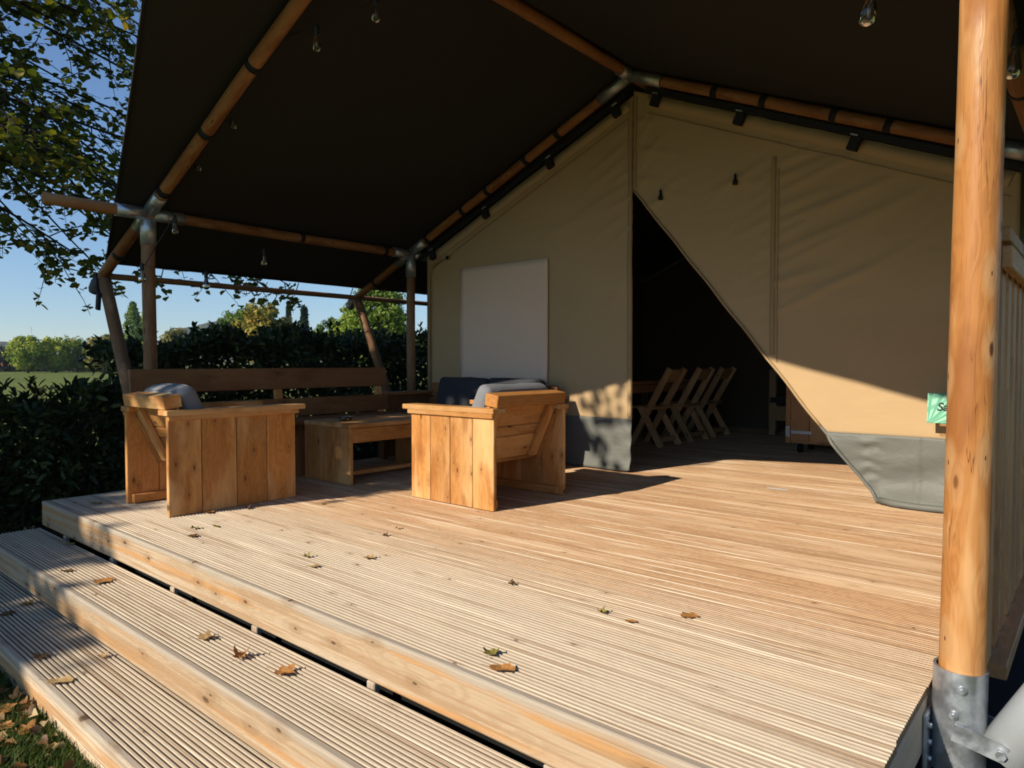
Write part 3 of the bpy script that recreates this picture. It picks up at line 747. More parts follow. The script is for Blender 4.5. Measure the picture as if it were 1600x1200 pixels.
def cushion(label, B, c, size, rot, seed, mat='cushion', group='grey seat cushions', piping=True):
    Mx = B @ Matrix.Translation(c) @ rot
    t = thing('cushion', tuple(Mx.translation), label, 'cushion', group)
    cv = add('cover', cushion_mesh(*size, seed=seed), M[mat], t, Mx)
    L_, B_, T_ = size
    if piping:
        for sz in (-1, 1):
            pts = []
            for k in range(41):
                a = 2 * math.pi * k / 40; n_ = 6.0
                ca, sa = math.cos(a), math.sin(a)
                pts.append((L_ * 0.485 * math.copysign(abs(ca) ** (2 / n_), ca), B_ * 0.485 * math.copysign(abs(sa) ** (2 / n_), sa), sz * T_ * 0.36))
            add('piping', curve_tube_mesh(pts, 0.005, 5), M[mat], cv, Mx)
    return t
chL, BL = armchair('plank armchair with its back to the steps at the left end of the deck', -4.915, 2.395, R(90), 0.925, 0.70)
chR, BR = armchair('sunlit plank armchair seen from behind in the middle of the deck', -3.505, 3.825, R(180), 0.83, 0.81)
def chair_cushions(B, depth, width, who, sd):
    x0 = -depth / 2; ang = math.atan2(-0.215, 0.46)
    cushion('flat grey seat cushion of the ' + who, B, (0.14, 0, 0.365), (depth - 0.26, width - 0.09, 0.12), Matrix(), sd)
    a = Vector((x0 + 0.20, 0, 0.62)) + Vector((0.04, 0, 0.0))
    rot = Matrix.Rotation(ang, 4, 'Y') @ Matrix.Rotation(R(90), 4, 'Y')
    cushion('light grey back cushion rising above the ' + who, B, (a.x - 0.005, 0, 0.635), (0.44, width - 0.11, 0.13), rot, sd + 1)
chair_cushions(BL, 0.925, 0.70, 'armchair nearest the steps', 1)
chair_cushions(BR, 0.83, 0.81, 'armchair in the middle of the deck', 5)

# sofa against the tent wall
sofa = thing('sofa', (-4.80, 5.05, 0), 'wide plank sofa against the tent wall below the pale blind', 'sofa')
SX0, SX1, SY0, SY1 = -5.77, -3.97, 4.69, 5.36
for xx in (SX0, SX1):
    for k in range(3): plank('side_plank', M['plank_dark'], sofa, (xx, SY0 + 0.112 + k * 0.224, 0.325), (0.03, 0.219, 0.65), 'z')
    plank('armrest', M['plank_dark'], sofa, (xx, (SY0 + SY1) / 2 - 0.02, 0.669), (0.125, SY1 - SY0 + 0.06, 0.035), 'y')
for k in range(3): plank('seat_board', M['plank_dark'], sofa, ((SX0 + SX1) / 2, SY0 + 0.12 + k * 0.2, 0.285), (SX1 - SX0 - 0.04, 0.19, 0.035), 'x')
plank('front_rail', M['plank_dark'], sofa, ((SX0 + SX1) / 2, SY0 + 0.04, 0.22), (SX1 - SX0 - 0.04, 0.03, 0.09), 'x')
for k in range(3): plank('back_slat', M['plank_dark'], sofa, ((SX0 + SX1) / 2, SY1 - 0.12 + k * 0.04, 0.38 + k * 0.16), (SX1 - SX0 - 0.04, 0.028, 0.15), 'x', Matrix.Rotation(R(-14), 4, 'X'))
for k, nm in enumerate(('left', 'right')):
    I = Matrix()
    xx = -5.02 + k * 0.69
    cushion(('dark blue-grey back cushion standing at the left of the sofa', 'dark blue-grey back cushion at the right of the sofa, behind the armchair')[k], I, (xx - 0.03, 5.11, 0.62), (0.675, 0.45, 0.14), Matrix.Rotation(R(78), 4, 'X'), 20 + k, 'cushion_d', 'dark sofa cushions', False)
    cushion(('dark seat cushion on the left half of the sofa', 'dark seat cushion on the right half of the sofa')[k], I, (-5.30 + k * 0.86, 4.95, 0.36), (0.84, 0.50, 0.12), Matrix(), 30 + k, 'cushion_d', 'dark sofa cushions', False)

# long bench along the left side of the deck
bench = thing('bench', (-5.6, 3.4, 0), 'long dark wooden bench along the hedge side of the deck', 'bench')
by0, by1 = 2.15, 4.66
for k, (zc, hh) in enumerate(((0.585, 0.165), (0.85, 0.19))):
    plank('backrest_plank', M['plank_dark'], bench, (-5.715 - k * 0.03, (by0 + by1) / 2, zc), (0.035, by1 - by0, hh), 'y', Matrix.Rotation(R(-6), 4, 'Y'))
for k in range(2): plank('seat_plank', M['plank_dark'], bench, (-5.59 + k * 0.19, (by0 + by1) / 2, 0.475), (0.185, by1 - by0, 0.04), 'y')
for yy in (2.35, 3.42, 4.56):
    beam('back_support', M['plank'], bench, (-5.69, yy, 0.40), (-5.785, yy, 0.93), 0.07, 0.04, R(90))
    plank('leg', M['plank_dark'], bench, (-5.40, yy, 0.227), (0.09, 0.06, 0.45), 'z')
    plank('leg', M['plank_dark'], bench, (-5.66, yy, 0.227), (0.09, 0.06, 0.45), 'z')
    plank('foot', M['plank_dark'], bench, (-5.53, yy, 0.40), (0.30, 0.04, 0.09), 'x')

# low table
table = thing('coffee_table', (-4.97, 3.9, 0), 'low plank coffee table between the armchairs and the bench', 'table')
tx0, tx1, ty0, ty1 = -5.30, -4.645, 3.40, 4.46
for k in range(3):
    w_ = (tx1 - tx0) / 3; xc = tx0 + w_ * (k + 0.5)
    plank('top_plank', M['plank'], table, (xc, (ty0 + ty1) / 2, 0.478), (w_ - 0.004, ty1 - ty0, 0.034), 'y')
    for yy in (ty0 + 0.02, ty1 - 0.02):
        plank('end_plank', M['plank'], table, (xc, yy, 0.230), (w_ - 0.004, 0.032, 0.460), 'z')
for xx in (tx0 + 0.02, tx1 - 0.02): plank('apron', M['plank'], table, (xx, (ty0 + ty1) / 2, 0.398), (0.030, ty1 - ty0 - 0.075, 0.118), 'y')
plank('foot_rail', M['plank'], table, ((tx0 + tx1) / 2 + 0.05, (ty0 + ty1) / 2, 0.05), (0.10, ty1 - ty0 - 0.075, 0.035), 'y')
ash = lathe_mesh([(0.050, 0.0), (0.058, 0.004), (0.066, 0.034), (0.060, 0.036), (0.052, 0.010), (0.0005, 0.009)], 18)
tag(add('ashtray', ash, M['glass'], None, Matrix.Translation((-4.98, 3.60, 0.4955))), 'small clear glass ashtray on the coffee table', 'ashtray')

# ------------------------------------------------------------------ inside the tent
def dining_chair(label, y, w_=0.44, x=-3.95):
    t = thing('dining_chair', (x, y, 0), label, 'chair', 'dining chairs in the tent')
    for s in (-1, 1):
        yy = y + s * w_ / 2
        beam('leg', M['dining'], t, (x + 0.01, yy, 0.0), (x - 0.27, yy, 0.46), 0.075, 0.032, R(90))
        beam('leg', M['dining'], t, (x - 0.42, yy - s * 0.034, 0.0), (x - 0.20, yy - s * 0.034, 0.40), 0.065, 0.030, R(90))
        beam('back_post', M['dining'], t, (x - 0.27, yy - s * 0.036, 0.28), (x + 0.10, yy - s * 0.036, 0.925), 0.075, 0.032, R(90))
    for k in range(3): plank('seat_slat', M['dining'], t, (x - 0.14 - k * 0.12, y, 0.455 + 0.004 * k), (0.11, w_ + 0.03, 0.028), 'y')
    plank('backrest', M['dining'], t, (x + 0.045, y, 0.845), (0.026, w_ - 0.02, 0.155), 'y', Matrix.Rotation(R(30), 4, 'Y'))
    plank('stretcher', M['dining'], t, (x - 0.03, y, 0.085), (0.03, w_ - 0.05, 0.06), 'y')
dining_chair('nearest dining chair of the row inside the dark tent doorway', 7.50)
dining_chair('middle dining chair of the row inside the tent', 8.28)
dining_chair('farthest dining chair of the row inside the tent', 8.95)
dt = thing('dining_table', (-4.9, 8.2, 0), 'wooden dining table in the dark behind the left door edge', 'table')
for k in range(4): plank('top_plank', M['cabinet'], dt, (-5.18 + k * 0.2, 8.2, 0.74), (0.196, 2.1, 0.04), 'y')
plank('apron', M['cabinet'], dt, (-4.5, 8.2, 0.66), (0.03, 1.9, 0.10), 'y'); plank('apron', M['cabinet'], dt, (-4.9, 7.22, 0.66), (0.76, 0.03, 0.10), 'x')
for xx in (-5.2, -4.55):
    for yy in (7.26, 9.1): plank('leg', M['cabinet'], dt, (xx, yy, 0.36), (0.07, 0.07, 0.72), 'z')
cab = thing('rolling_cabinet', (-2.25, 8.05, 0), 'orange wooden cabinet on castors behind the drawn-back door flap', 'cabinet')
plank('side_panel', M['cabinet'], cab, (-2.672, 8.07, 0.56), (0.028, 0.52, 0.90), 'z')
plank('side_panel', M['cabinet'], cab, (-1.80, 8.07, 0.56), (0.028, 0.52, 0.90), 'z')
plank('corner_strip', M['cabinet'], cab, (-2.662, 7.80, 0.56), (0.055, 0.022, 0.90), 'z')
for k in range(4):
    plank('door_board', M['cabinet'], cab, (-2.535 + k * 0.2, 7.797, 0.57), (0.196, 0.020, 0.86), 'z')
plank('bottom_board', M['cabinet'], cab, (-2.235, 8.07, 0.125), (0.84, 0.50, 0.03), 'x')
plank('top_board', M['cabinet'], cab, (-2.235, 8.06, 1.03), (0.96, 0.58, 0.03), 'x')
plank('rear_panel', M['cabinet'], cab, (-2.235, 8.31, 0.56), (0.84, 0.018, 0.88), 'z')
hg = plank('hinge', M['galv'], cab, (-2.52, 7.783, 0.235), (0.22, 0.006, 0.036), 'x'); plank('hinge_plate', M['galv'], hg, (-2.662, 7.783, 0.24), (0.05, 0.007, 0.12), 'z')
for xx, yy in ((-2.56, 7.88), (-1.92, 7.88), (-2.56, 8.26), (-1.92, 8.26)):
    ca = pole('castor', M['rubber'], cab, (xx - 0.02, yy, 0.052), (xx + 0.02, yy, 0.052), 0.05, None, 18)
    plank('castor_fork', M['galv'], ca, (xx - 0.032, yy, 0.078), (0.006, 0.045, 0.07), 'z')
sb = thing('side_bench', (-3.3, 9.6, 0), 'dim grey cushioned bench at the back of the tent', 'bench')
plank('seat_cushion', M['cushion_d'], sb, (-2.9, 9.9, 0.48), (1.3, 0.6, 0.12), 'x', bev=0.02); plank('front_board', M['dining'], sb, (-2.9, 9.62, 0.30), (1.3, 0.03, 0.2), 'x')
for xx in (-3.5, -2.3): plank('leg', M['dining'], sb, (xx, 9.63, 0.45), (0.09, 0.06, 0.9), 'z')
stp = add('threshold_scrap', me_from('scrap', [(-.085, -.010, 0), (0, -.016, .001), (.085, -.008, 0), (.08, .010, 0), (0.01, .012, .002), (-.08, .014, 0)], [(0, 1, 4, 5), (1, 2, 3, 4)]), M['white'], None, Matrix.Translation((-1.95, 5.49, 0.004)))
md = stp.modifiers.new('t', 'SOLIDIFY'); md.thickness = 0.002
tag(stp, 'thin torn strip of white tape stuck to the deck at the doorway', 'tape')

# ------------------------------------------------------------------ green card on a small stand
def card_mat():
    g = NG('green_leaf_print'); tc = g.n('ShaderNodeTexCoord'); p = tc.outputs['Object']
    sx = g.n('ShaderNodeSeparateXYZ'); g.l(p, sx.inputs[0])
    # fan of palm fronds: stripes that follow the angle round two corners
    def fan(cx, cz, n, ph):
        a = g.math('ARCTAN2', g.math('SUBTRACT', sx.outputs[1], cz), g.math('SUBTRACT', sx.outputs[0], cx))
        return g.ramp(g.math('SINE', g.math('ADD', g.math('MULTIPLY', a, n), ph)), 0.1, 0.5)
    f = g.math('MAXIMUM', g.math('MULTIPLY', fan(-0.13, -0.12, 22.0, 0.0), 0.8), g.math('MULTIPLY', fan(0.10, 0.13, 24.0, 1.0), 0.6))
    c = g.mix(f, (0.30, 0.62, 0.42), (0.04, 0.30, 0.15))
    g.set(Base_Color=c, Roughness=0.4); return g.m
M['card'] = card_mat()
stand = thing('card_stand', (-0.78, 5.30, 0), 'small green leaf-printed card on a stand beside the round post', 'sign')
cb = add('card', box_mesh(0.27, 0.20, 0.008, 0.002).copy(), None, stand, Matrix.Translation((-0.775, 5.335, 0.695)) @ Matrix.Rotation(R(84), 4, 'X'))
cb.data.materials.clear(); cb.data.materials.append(M['card'])
fc = bpy.data.curves.new('lettering', 'FONT'); fc.body = 'Sa'; fc.size = 0.075; fc.extrude = 0.0006; fc.shear = 0.2; fc.offset = 0.0018
to = bpy.data.objects.new('lettering_tmp', fc); COL.objects.link(to)
dg = bpy.context.evaluated_depsgraph_get(); tm = bpy.data.meshes.new_from_object(to.evaluated_get(dg)); bpy.data.objects.remove(to)
add('lettering', tm, M['ink'], cb, Matrix.Translation((-0.855, 5.3275, 0.680)) @ Matrix.Rotation(R(84), 4, 'X'))
for xx, x2 in ((-0.755, -0.735), (-0.64, -0.62)): beam('leg', M['rail'], stand, (xx, 5.355, 0.60), (x2, 5.32, 0.003), 0.05, 0.02, R(90))
for zz in (0.585, 0.52): plank('ledge', M['rail'], stand, (-0.735, 5.335, zz), (0.20, 0.04, 0.016), 'x')

# ------------------------------------------------------------------ string lights
def bulb(parent, p, s=1.0, tilt=0.0):
    Mx = Matrix.Translation(p) @ Matrix.Rotation(tilt, 4, 'Y') @ Matrix.Rotation(tilt * 0.6, 4, 'X') @ Matrix.Scale(s, 4)
    if 'bulb' not in CACHE:
        CACHE['bulb'] = lathe_mesh([(0.0125, 0.0), (0.0135, -0.012), (0.019, -0.035), (0.026, -0.058), (0.0285, -0.076), (0.025, -0.094), (0.014, -0.105), (0.002, -0.108)], 16)
        CACHE['sock'] = lathe_mesh([(0.006, 0.055), (0.012, 0.05), (0.016, 0.035), (0.017, 0.0), (0.0175, -0.004), (0.012, -0.006)], 14)
        CACHE['fil'] = curve_tube_mesh([(-0.004, 0, -0.005), (-0.006, 0.002, -0.045), (0.004, 0.004, -0.075), (0.008, -0.004, -0.045), (0.002, -0.006, -0.078), (-0.005, -0.004, -0.04), (0.004, 0, -0.005)], 0.0012, 5)
        CACHE['fil'].materials.append(M['filament']); CACHE['bulb'].materials.append(M['glass']); CACHE['sock'].materials.append(M['rubber'])
    so = add('lamp_socket', CACHE['sock'], None, parent, Mx)
    add('bulb', CACHE['bulb'], None, so, Mx); add('filament', CACHE['fil'], None, so, Mx)
def cable(parent, pts, r=0.004, sag=0.03):
    P = [Vector(p) for p in pts]; out = []
    for a, b in zip(P[:-1], P[1:]):
        n = 6
        for k in range(n):
            t = k / n; q = a.lerp(b, t); q.z -= sag * 4 * t * (1 - t) * (a - b).length; out.append(q)
    out.append(P[-1])
    add('cable', curve_tube_mesh(out, r, 5), M['rubber'], parent)
sl = thing('string_lights', (-4.8, 2.6, 2.4), 'string of clear bulbs along the left front rafter and purlin', 'string lights', 'bulb strings under the roof')
LB = [(-3.27, 2.6, 3.085), (-3.867, 2.6, 3.09), (-4.466, 2.60, 3.17), (-4.946, 2.6, 2.83), (-5.513, 2.6, 2.62), (-5.98, 2.62, 2.18), (-5.98, 3.43, 2.00), (-5.98, 2.88, 1.74), (-6.03, 2.37, 1.76)]
for k, p in enumerate(LB): bulb(sl, p, 1.0, R(8 + 7 * math.sin(k * 2.3)))
cable(sl, [(-2.3, 2.62, 3.10), (-3.27, 2.6, 3.14), (-3.867, 2.6, 3.145), (-4.45, 2.50, 3.20)], 0.004, 0.04)
cable(sl, [(-4.45, 2.50, 3.20), (-4.466, 2.6, 3.22), (-4.946, 2.6, 2.885), (-5.513, 2.6, 2.675), (-5.95, 2.52, 2.28), (-5.98, 2.62, 2.235)], 0.003, 0.0)
cable(sl, [(-5.98, 2.62, 2.235), (-6.06, 2.50, 1.98), (-6.05, 2.40, 1.80), (-6.03, 2.37, 1.81)], 0.004, 0.0)
cable(sl, [(-6.05, 2.40, 1.80), (-5.98, 2.88, 1.795), (-5.98, 3.43, 2.055)], 0.002, 0.05)
s2 = thing('string_lights', (-0.5, 2.8, 2.2), 'two clear bulbs hanging beside the top of the round orange post', 'string lights', 'bulb strings under the roof')
bulb(s2, (-0.625, 2.60, 2.255), 1.05, R(14)); bulb(s2, (-0.272, 3.10, 2.135), 1.05, R(8))
cable(s2, [(-1.4, 2.5, 2.62), (-0.610, 2.60, 2.31), (-0.33, 2.56, 2.33), (-0.30, 2.9, 2.33), (-0.265, 3.10, 2.19)], 0.004, 0.03)

# ------------------------------------------------------------------ foliage builders
def leaf_cloud(name, pos, nrm_, tang, size, shape='oval', fold=0.18, mat=None, parent=None):
    """one mesh of many small folded leaves; pos, nrm_, tang (n,3), size (n,)"""
    n = len(pos)
    nrm_ = nrm_ / np.linalg.norm(nrm_, axis=1, keepdims=True)
    tang = tang - nrm_ * np.sum(tang * nrm_, axis=1, keepdims=True); tang /= np.linalg.norm(tang, axis=1, keepdims=True) + 1e-9
    bit = np.cross(nrm_, tang)
    if shape == 'oval': T = [(0, 0, 0), (0.30, 0.23, fold), (0.72, 0.20, fold), (1, 0, 0), (0.72, -0.20, fold), (0.30, -0.23, fold)]; F = [(0, 3, 2, 1), (0, 5, 4, 3)]
    elif shape == 'laurel': T = [(0, 0, 0), (0.30, 0.17, fold), (0.70, 0.16, fold), (1, 0, -0.06), (0.70, -0.16, fold), (0.30, -0.17, fold)]; F = [(0, 3, 2, 1), (0, 5, 4, 3)]
    elif shape == 'maple':
        T = [(0, 0, 0), (0.15, 0.42, fold), (0.55, 0.50, fold * 1.3), (1, 0, -0.05), (0.55, -0.50, fold * 1.3), (0.15, -0.42, fold)]; F = [(0, 3, 2, 1), (0, 5, 4, 3)]
    else: T = [(0, 0, 0), (0.5, 0.4, 0.1), (1, 0, 0), (0.5, -0.4, 0.1)]; F = [(0, 1, 2, 3)]
    T = np.array(T); F = np.array(F); k = len(T)
    V = pos[:, None, :] + size[:, None, None] * (T[None, :, 0:1] * tang[:, None, :] + T[None, :, 1:2] * bit[:, None, :] + T[None, :, 2:3] * nrm_[:, None, :])
    Fa = (F[None] + (np.arange(n) * k)[:, None, None]).reshape(-1, F.shape[1])
    return add(name, me_np(name, V.reshape(-1, 3), Fa), mat, parent)
def rnd_dirs(n, up=0.0):
    v = rng.normal(size=(n, 3)); v[:, 2] += up
    return v / np.linalg.norm(v, axis=1, keepdims=True)
M['bark'] = simple('bark', (0.055, 0.042, 0.032), 0.9, 0, 0.4, 9, 0.8, 0.1, 25)
M['twig'] = simple('twig_bark', (0.03, 0.022, 0.016), 0.9, 0, 0.3, 9)
M['leaf_near'] = leafmat('maple_leaf', [(0.0, (0.08, 0.115, 0.02)), (0.5, (0.15, 0.185, 0.03)), (0.82, (0.25, 0.25, 0.04)), (1.0, (0.42, 0.28, 0.045))], trans=0.42, rough=0.5)
M['laurel'] = leafmat('laurel_leaf', [(0.0, (0.018, 0.030, 0.008)), (0.7, (0.040, 0.060, 0.015)), (1.0, (0.10, 0.12, 0.028))], trans=0.15, rough=0.45, spec=0.3)

# ------------------------------------------------------------------ big tree beside the deck
def shade_ok(p):
    """where this leaf throws its shadow on the deck plane; the crown stops short of the sunlit boards"""
    t = p[:, 2] / 0.603
    xs = p[:, 0] + 0.24 * t; ys = p[:, 1] + t
    lim = np.where(ys < 1.6, -4.75 + (1.6 - ys) * 1.55, np.where(ys < 3.0, -4.85, np.where(ys < 4.6, -4.55, -4.15)))
    lim = lim + 0.12 * np.sin(ys * 9) + 0.08 * np.sin(ys * 23 + 1)
    return xs < lim
big = thing('maple_tree', (-11.5, -2.6, GZ), 'big leafy autumn tree whose branches hang beside the tent roof', 'tree')
trunk_pts = [(-11.5, -2.6, GZ), (-11.45, -2.6, 1.0), (-11.4, -2.5, 2.4), (-11.3, -2.5, 4.0), (-11.2, -2.4, 6.0), (-11.1, -2.3, 8.5)]
add('trunk', curve_tube_mesh(trunk_pts, 0.34, 14, 0.35), M['bark'], big)
limbs = []; tw_v = []; tw_f = []
def sweep_into(pts, r, taper, seg=4):
    base = len(tw_v); P = [Vector(p) for p in pts]; n = len(P)
    for i, p in enumerate(P):
        d = (P[min(i + 1, n - 1)] - P[max(i - 1, 0)]).normalized()
        u = Vector((0, 0, 1)) if abs(d.z) < 0.9 else Vector((1, 0, 0))
        a = d.cross(u).normalized(); b = d.cross(a); rr = r * (1 + (taper - 1) * i / (n - 1))
        for j in range(seg):
            t = 2 * math.pi * j / seg; tw_v.append(tuple(p + a * rr * math.cos(t) + b * rr * math.sin(t)))
    for i in range(n - 1):
        for j in range(seg):
            k = (j + 1) % seg; tw_f.append((base + i * seg + j, base + i * seg + k, base + (i + 1) * seg + k, base + (i + 1) * seg + j))
LP, LN, LT, LS = [], [], [], []
rt_ = random.Random(21)
def twig(p, d, ln, leaves, lsize, droop):
    pts = [Vector(p)]; d = Vector(d).normalized(); n = 5
    for k in range(n):
        d = (d + Vector((rt_.uniform(-.22, .22), rt_.uniform(-.22, .22), -droop + rt_.uniform(-.12, .12)))).normalized()
        pts.append(pts[-1] + d * ln / n)
    end = np.array([tuple(pts[-1])])
    if not shade_ok(end)[0]: return
    sweep_into(pts, 0.009, 0.3, 3)
    for k in range(leaves):
        t = rt_.uniform(0.15, 1.0) * n; i_ = min(n - 1, int(t)); q = pts[i_].lerp(pts[i_ + 1], t - i_)
        off = Vector((rt_.uniform(-1, 1), rt_.uniform(-1, 1), rt_.uniform(-1, 0.6))).normalized()
        q = q + off * rt_.uniform(0.01, 0.07)
        nn = Vector((rt_.gauss(0, .55), rt_.gauss(0, .55), 1.0)); tt = off + Vector((0, 0, -0.5))
        LP.append(tuple(q)); LN.append(tuple(nn)); LT.append(tuple(tt)); LS.append(lsize * rt_.uniform(0.6, 1.15))
def branch(p0, p1, r, droop, nt, leaves, lsize, tl):
    p0, p1 = Vector(p0), Vector(p1); n = 9; pts = []
    sw = Vector((rt_.uniform(-.5, .5), rt_.uniform(-.5, .5), rt_.uniform(-.2, .5)))
    for k in range(n + 1):
        t = k / n; q = p0.lerp(p1, t) + sw * math.sin(math.pi * t) * 0.6
        q.z += droop * math.sin(math.pi * t) * 0.8
        q += Vector((noise.noise(Vector((t * 4, r * 77, p1.x))), noise.noise(Vector((t * 4, p1.y, 2))), noise.noise(Vector((t * 4, 8, p1.z))))) * 0.15
        pts.append(q)
    keep = [pts[0]]
    for q in pts[1:]:
        if not shade_ok(np.array([tuple(q)]))[0]: break
        keep.append(q)
    if len(keep) < 3: return
    sweep_into(keep, r, 0.22, 5)
    for k in range(nt):
        t = rt_.uniform(0.22, 1.0) * (len(keep) - 1.001); i_ = int(t); q = keep[i_].lerp(keep[i_ + 1], t - i_)
        ax = (keep[i_ + 1] - keep[i_]).normalized()
        d = ax * 0.8 + Vector((rt_.gauss(0, .7), rt_.gauss(0, .7), rt_.gauss(-0.05, .45)))
        twig(q, d, tl * rt_.uniform(0.5, 1.2), leaves, lsize, 0.10)
# branches that hang into the picture, leaving the trunk towards the tent
ends = []
for k in range(46):
    a = rt_.uniform(63.0, 82.0); dist = rt_.uniform(8.2, 13.0); el = rt_.uniform(0.125, 0.56)
    if a < 69: dist = rt_.uniform(8.4, 10.5)
    e = Vector((-math.sin(R(a)) * dist, math.cos(R(a)) * dist, 1.0 + el * dist))
    ends.append(e)
for e in ends:
    t = max(0.12, min(1.0, (e.z - 1.0) / 9)); src = Vector((-11.3, -2.45, 3.2 + 4.8 * t))
    branch(src, e, 0.045, 0.7, 40, 15, 0.090, 0.85)
# the low fringe seen under the eave
for a, el, dist in ((58.5, 0.105, 9.6), (60.0, 0.10, 9.4), (61.5, 0.11, 9.2), (67, 0.10, 9.3), (70, 0.095, 9.4), (73, 0.11, 9.5), (75, 0.135, 9.8), (77, 0.15, 10.0)):
    e = Vector((-math.sin(R(a)) * dist, math.cos(R(a)) * dist, 1.0 + el * dist))
    branch((-10.9, -0.5, 4.6), e, 0.03, 0.9, 22, 16, 0.095, 0.5)
# the rest of the crown, which throws the shade over the steps and the bench
def zz_hi(k): return k % 3 == 0
for k in range(120):
    th = rt_.uniform(0, 2 * math.pi); rr = 6.0 * math.sqrt(rt_.uniform(0.15, 1)) * (0.8 if zz_hi(k) else 1.0); zz = rt_.uniform(3.2, 7.2)
    f = math.sqrt(max(0.12, 1 - ((zz - 5.6) / 5.0) ** 2))
    e = Vector((-11.3 + rr * f * math.cos(th), -3.4 + rr * 1.15 * f * math.sin(th), zz))
    branch((-11.3, -2.45, max(2.6, zz - 1.8)), e, 0.05, 0.4, 13, 12, 0.20, 1.2)
# a few thin outer shoots that dapple the table and the canvas left of the door
SH = [(-4.95, 3.4, .40), (-5.15, 3.4, .3), (-3.52, 5.45, .28), (-3.75, 5.45, .55), (-3.40, 5.45, .66), (-5.5, 3.6, .5), (-5.72, 4.2, .8), (-5.1, 3.8, .5)]
SH += [(-5.72 + 0.30 * (k % 5) + 0.08 * math.sin(k * 3.1), 2.5 + 0.36 * (k // 5) + 0.1 * math.sin(k * 1.7), 0.45) for k in range(32)]
FAR = []
for k in range(70):
    yy = rt_.uniform(0.75, 1.75); lim = -5.15 + (1.6 - yy) * 1.75; xx = rt_.uniform(-6.2, lim - 0.12)
    FAR.append((xx, yy, 0.0 if yy > 1.57 else (-0.19 if yy > 1.2 else -0.36)))
for k in range(34): FAR.append((rt_.uniform(-6.3, -5.2), rt_.uniform(1.9, 4.8), 0.6))
for (tx, ty, tz), far in [(q, False) for q in SH] + [(q, True) for q in FAR]:
    s = rt_.uniform(9.0, 12.5) if far else rt_.uniform(7.3, 8.6); q = Vector((tx - 0.24 * s, ty - s, tz + 0.603 * s))
    src = Vector((-10.6, q.y + 1.2, q.z + 0.2)) if far else Vector((-9.5, q.y + 0.6, q.z + 0.3)); n = 7
    pts = [src.lerp(q, k / n) + Vector((0, 0, 0.35 * math.sin(math.pi * k / n))) for k in range(n + 1)]
    sweep_into(pts, 0.014, 0.25, 4)
    for k in range(26 if far else 20):
        c = pts[-1] + Vector((rt_.gauss(-0.05, .13), rt_.gauss(0, .15), rt_.gauss(0, .10))) * (1.35 if far else 1.0)
        LP.append(tuple(c)); LN.append((rt_.gauss(0, .5), -0.5 + rt_.gauss(0, .5), 1)); LT.append((rt_.gauss(0, 1), rt_.gauss(0, 1), -.4)); LS.append((0.17 if far else 0.12) * rt_.uniform(.6, 1.1))
add('limbs', me_from('limbs', tw_v, tw_f, True), M['twig'], big)
LP = np.array(LP); LN = np.array(LN); LT = np.array(LT); LS = np.array(LS)
tq = 2.6 - LP[:, 1]; hx = LP[:, 0] + 0.24 * tq; hz_ = LP[:, 2] - 0.603 * tq
blk = (LP[:, 1] < 1.2) & (hx > -13.5) & (hx < -7.2) & (hz_ > 2.7) & (hz_ < 8.5) & (rng.uniform(0, 1, len(LP)) < 0.88)
LP, LN, LT, LS = LP[~blk], LN[~blk], LT[~blk], LS[~blk]
o = leaf_cloud('crown', LP, LN, LT, LS, 'maple', 0.12, M['leaf_near'], big)

# ------------------------------------------------------------------ laurel hedge
def hedge(label, x0, x1, y0, y1, top, n, shoots):
    t = thing('laurel_hedge', ((x0 + x1) / 2, (y0 + y1) / 2, GZ), label, 'hedge')
    yy = rng.uniform(y0, y1, n); tz = np.array([top(v) for v in yy]) + 0.10 * np.sin(yy * 5.3) + 0.06 * np.sin(yy * 13.1)
    # most leaves near the outer surface
    u = rng.uniform(0, 1, n); face = rng.uniform(0, 1, n)
    hx = (x1 - x0)
    xx = np.where(face < 0.62, x1 - np.abs(rng.normal(0, 0.16, n)), x0 + rng.uniform(0, 1, n) * hx)
    zz = GZ + 0.02 + (tz - GZ) * np.where(face > 0.80, 1 - np.abs(rng.normal(0, 0.05, n)), u)
    xx += 0.10 * np.sin(zz * 6 + yy * 3.1) + 0.07 * np.sin(yy * 9.7 + zz * 4)
    pos = np.stack([xx, yy, zz], 1)
    nr = rnd_dirs(n, 0.5); nr[:, 0] += 0.4; tg = rnd_dirs(n, 0.35); tg[:, 0] += 0.5
    sz = rng.uniform(0.07, 0.135, n)
    P_, N_, T_, S_ = [pos], [nr], [tg], [sz]
    sv, sf = [], []
    for k in range(shoots):
        y_ = rng.uniform(y0, y1); x_ = rng.uniform(x0 + 0.15, x1); zt = top(y_); h = rng.uniform(0.06, 0.26)
        m = int(8 + h * 26); tt = rng.uniform(0, 1, m); an = rng.uniform(0, 6.28, m)
        ln = rng.normal(0, 0.12, 2)
        P_.append(np.stack([x_ + ln[0] * tt * h, y_ + ln[1] * tt * h, zt - 0.1 + tt * (h + 0.1)], 1))
        tg_ = np.stack([np.cos(an), np.sin(an), np.full(m, 1.1)], 1); T_.append(tg_); N_.append(np.stack([-np.cos(an), -np.sin(an), np.full(m, 0.8)], 1)); S_.append(rng.uniform(0.06, 0.12, m))
    leaf_cloud('foliage', np.concatenate(P_), np.concatenate(N_), np.concatenate(T_), np.concatenate(S_), 'laurel', 0.07, M['laurel'], t)
    for yv in np.arange(y0 + 0.2, y1, 0.55):
        xx_ = (x0 + x1) / 2 + rng.uniform(-.15, .15)
        pts = [(xx_, yv, GZ), (xx_ + rng.uniform(-.1, .1), yv + rng.uniform(-.1, .1), GZ + 0.8), (xx_ + rng.uniform(-.15, .15), yv + rng.uniform(-.15, .15), top(yv) - 0.15)]
        add('stem', curve_tube_mesh(pts, 0.022, 6, 0.4), M['twig'], t)
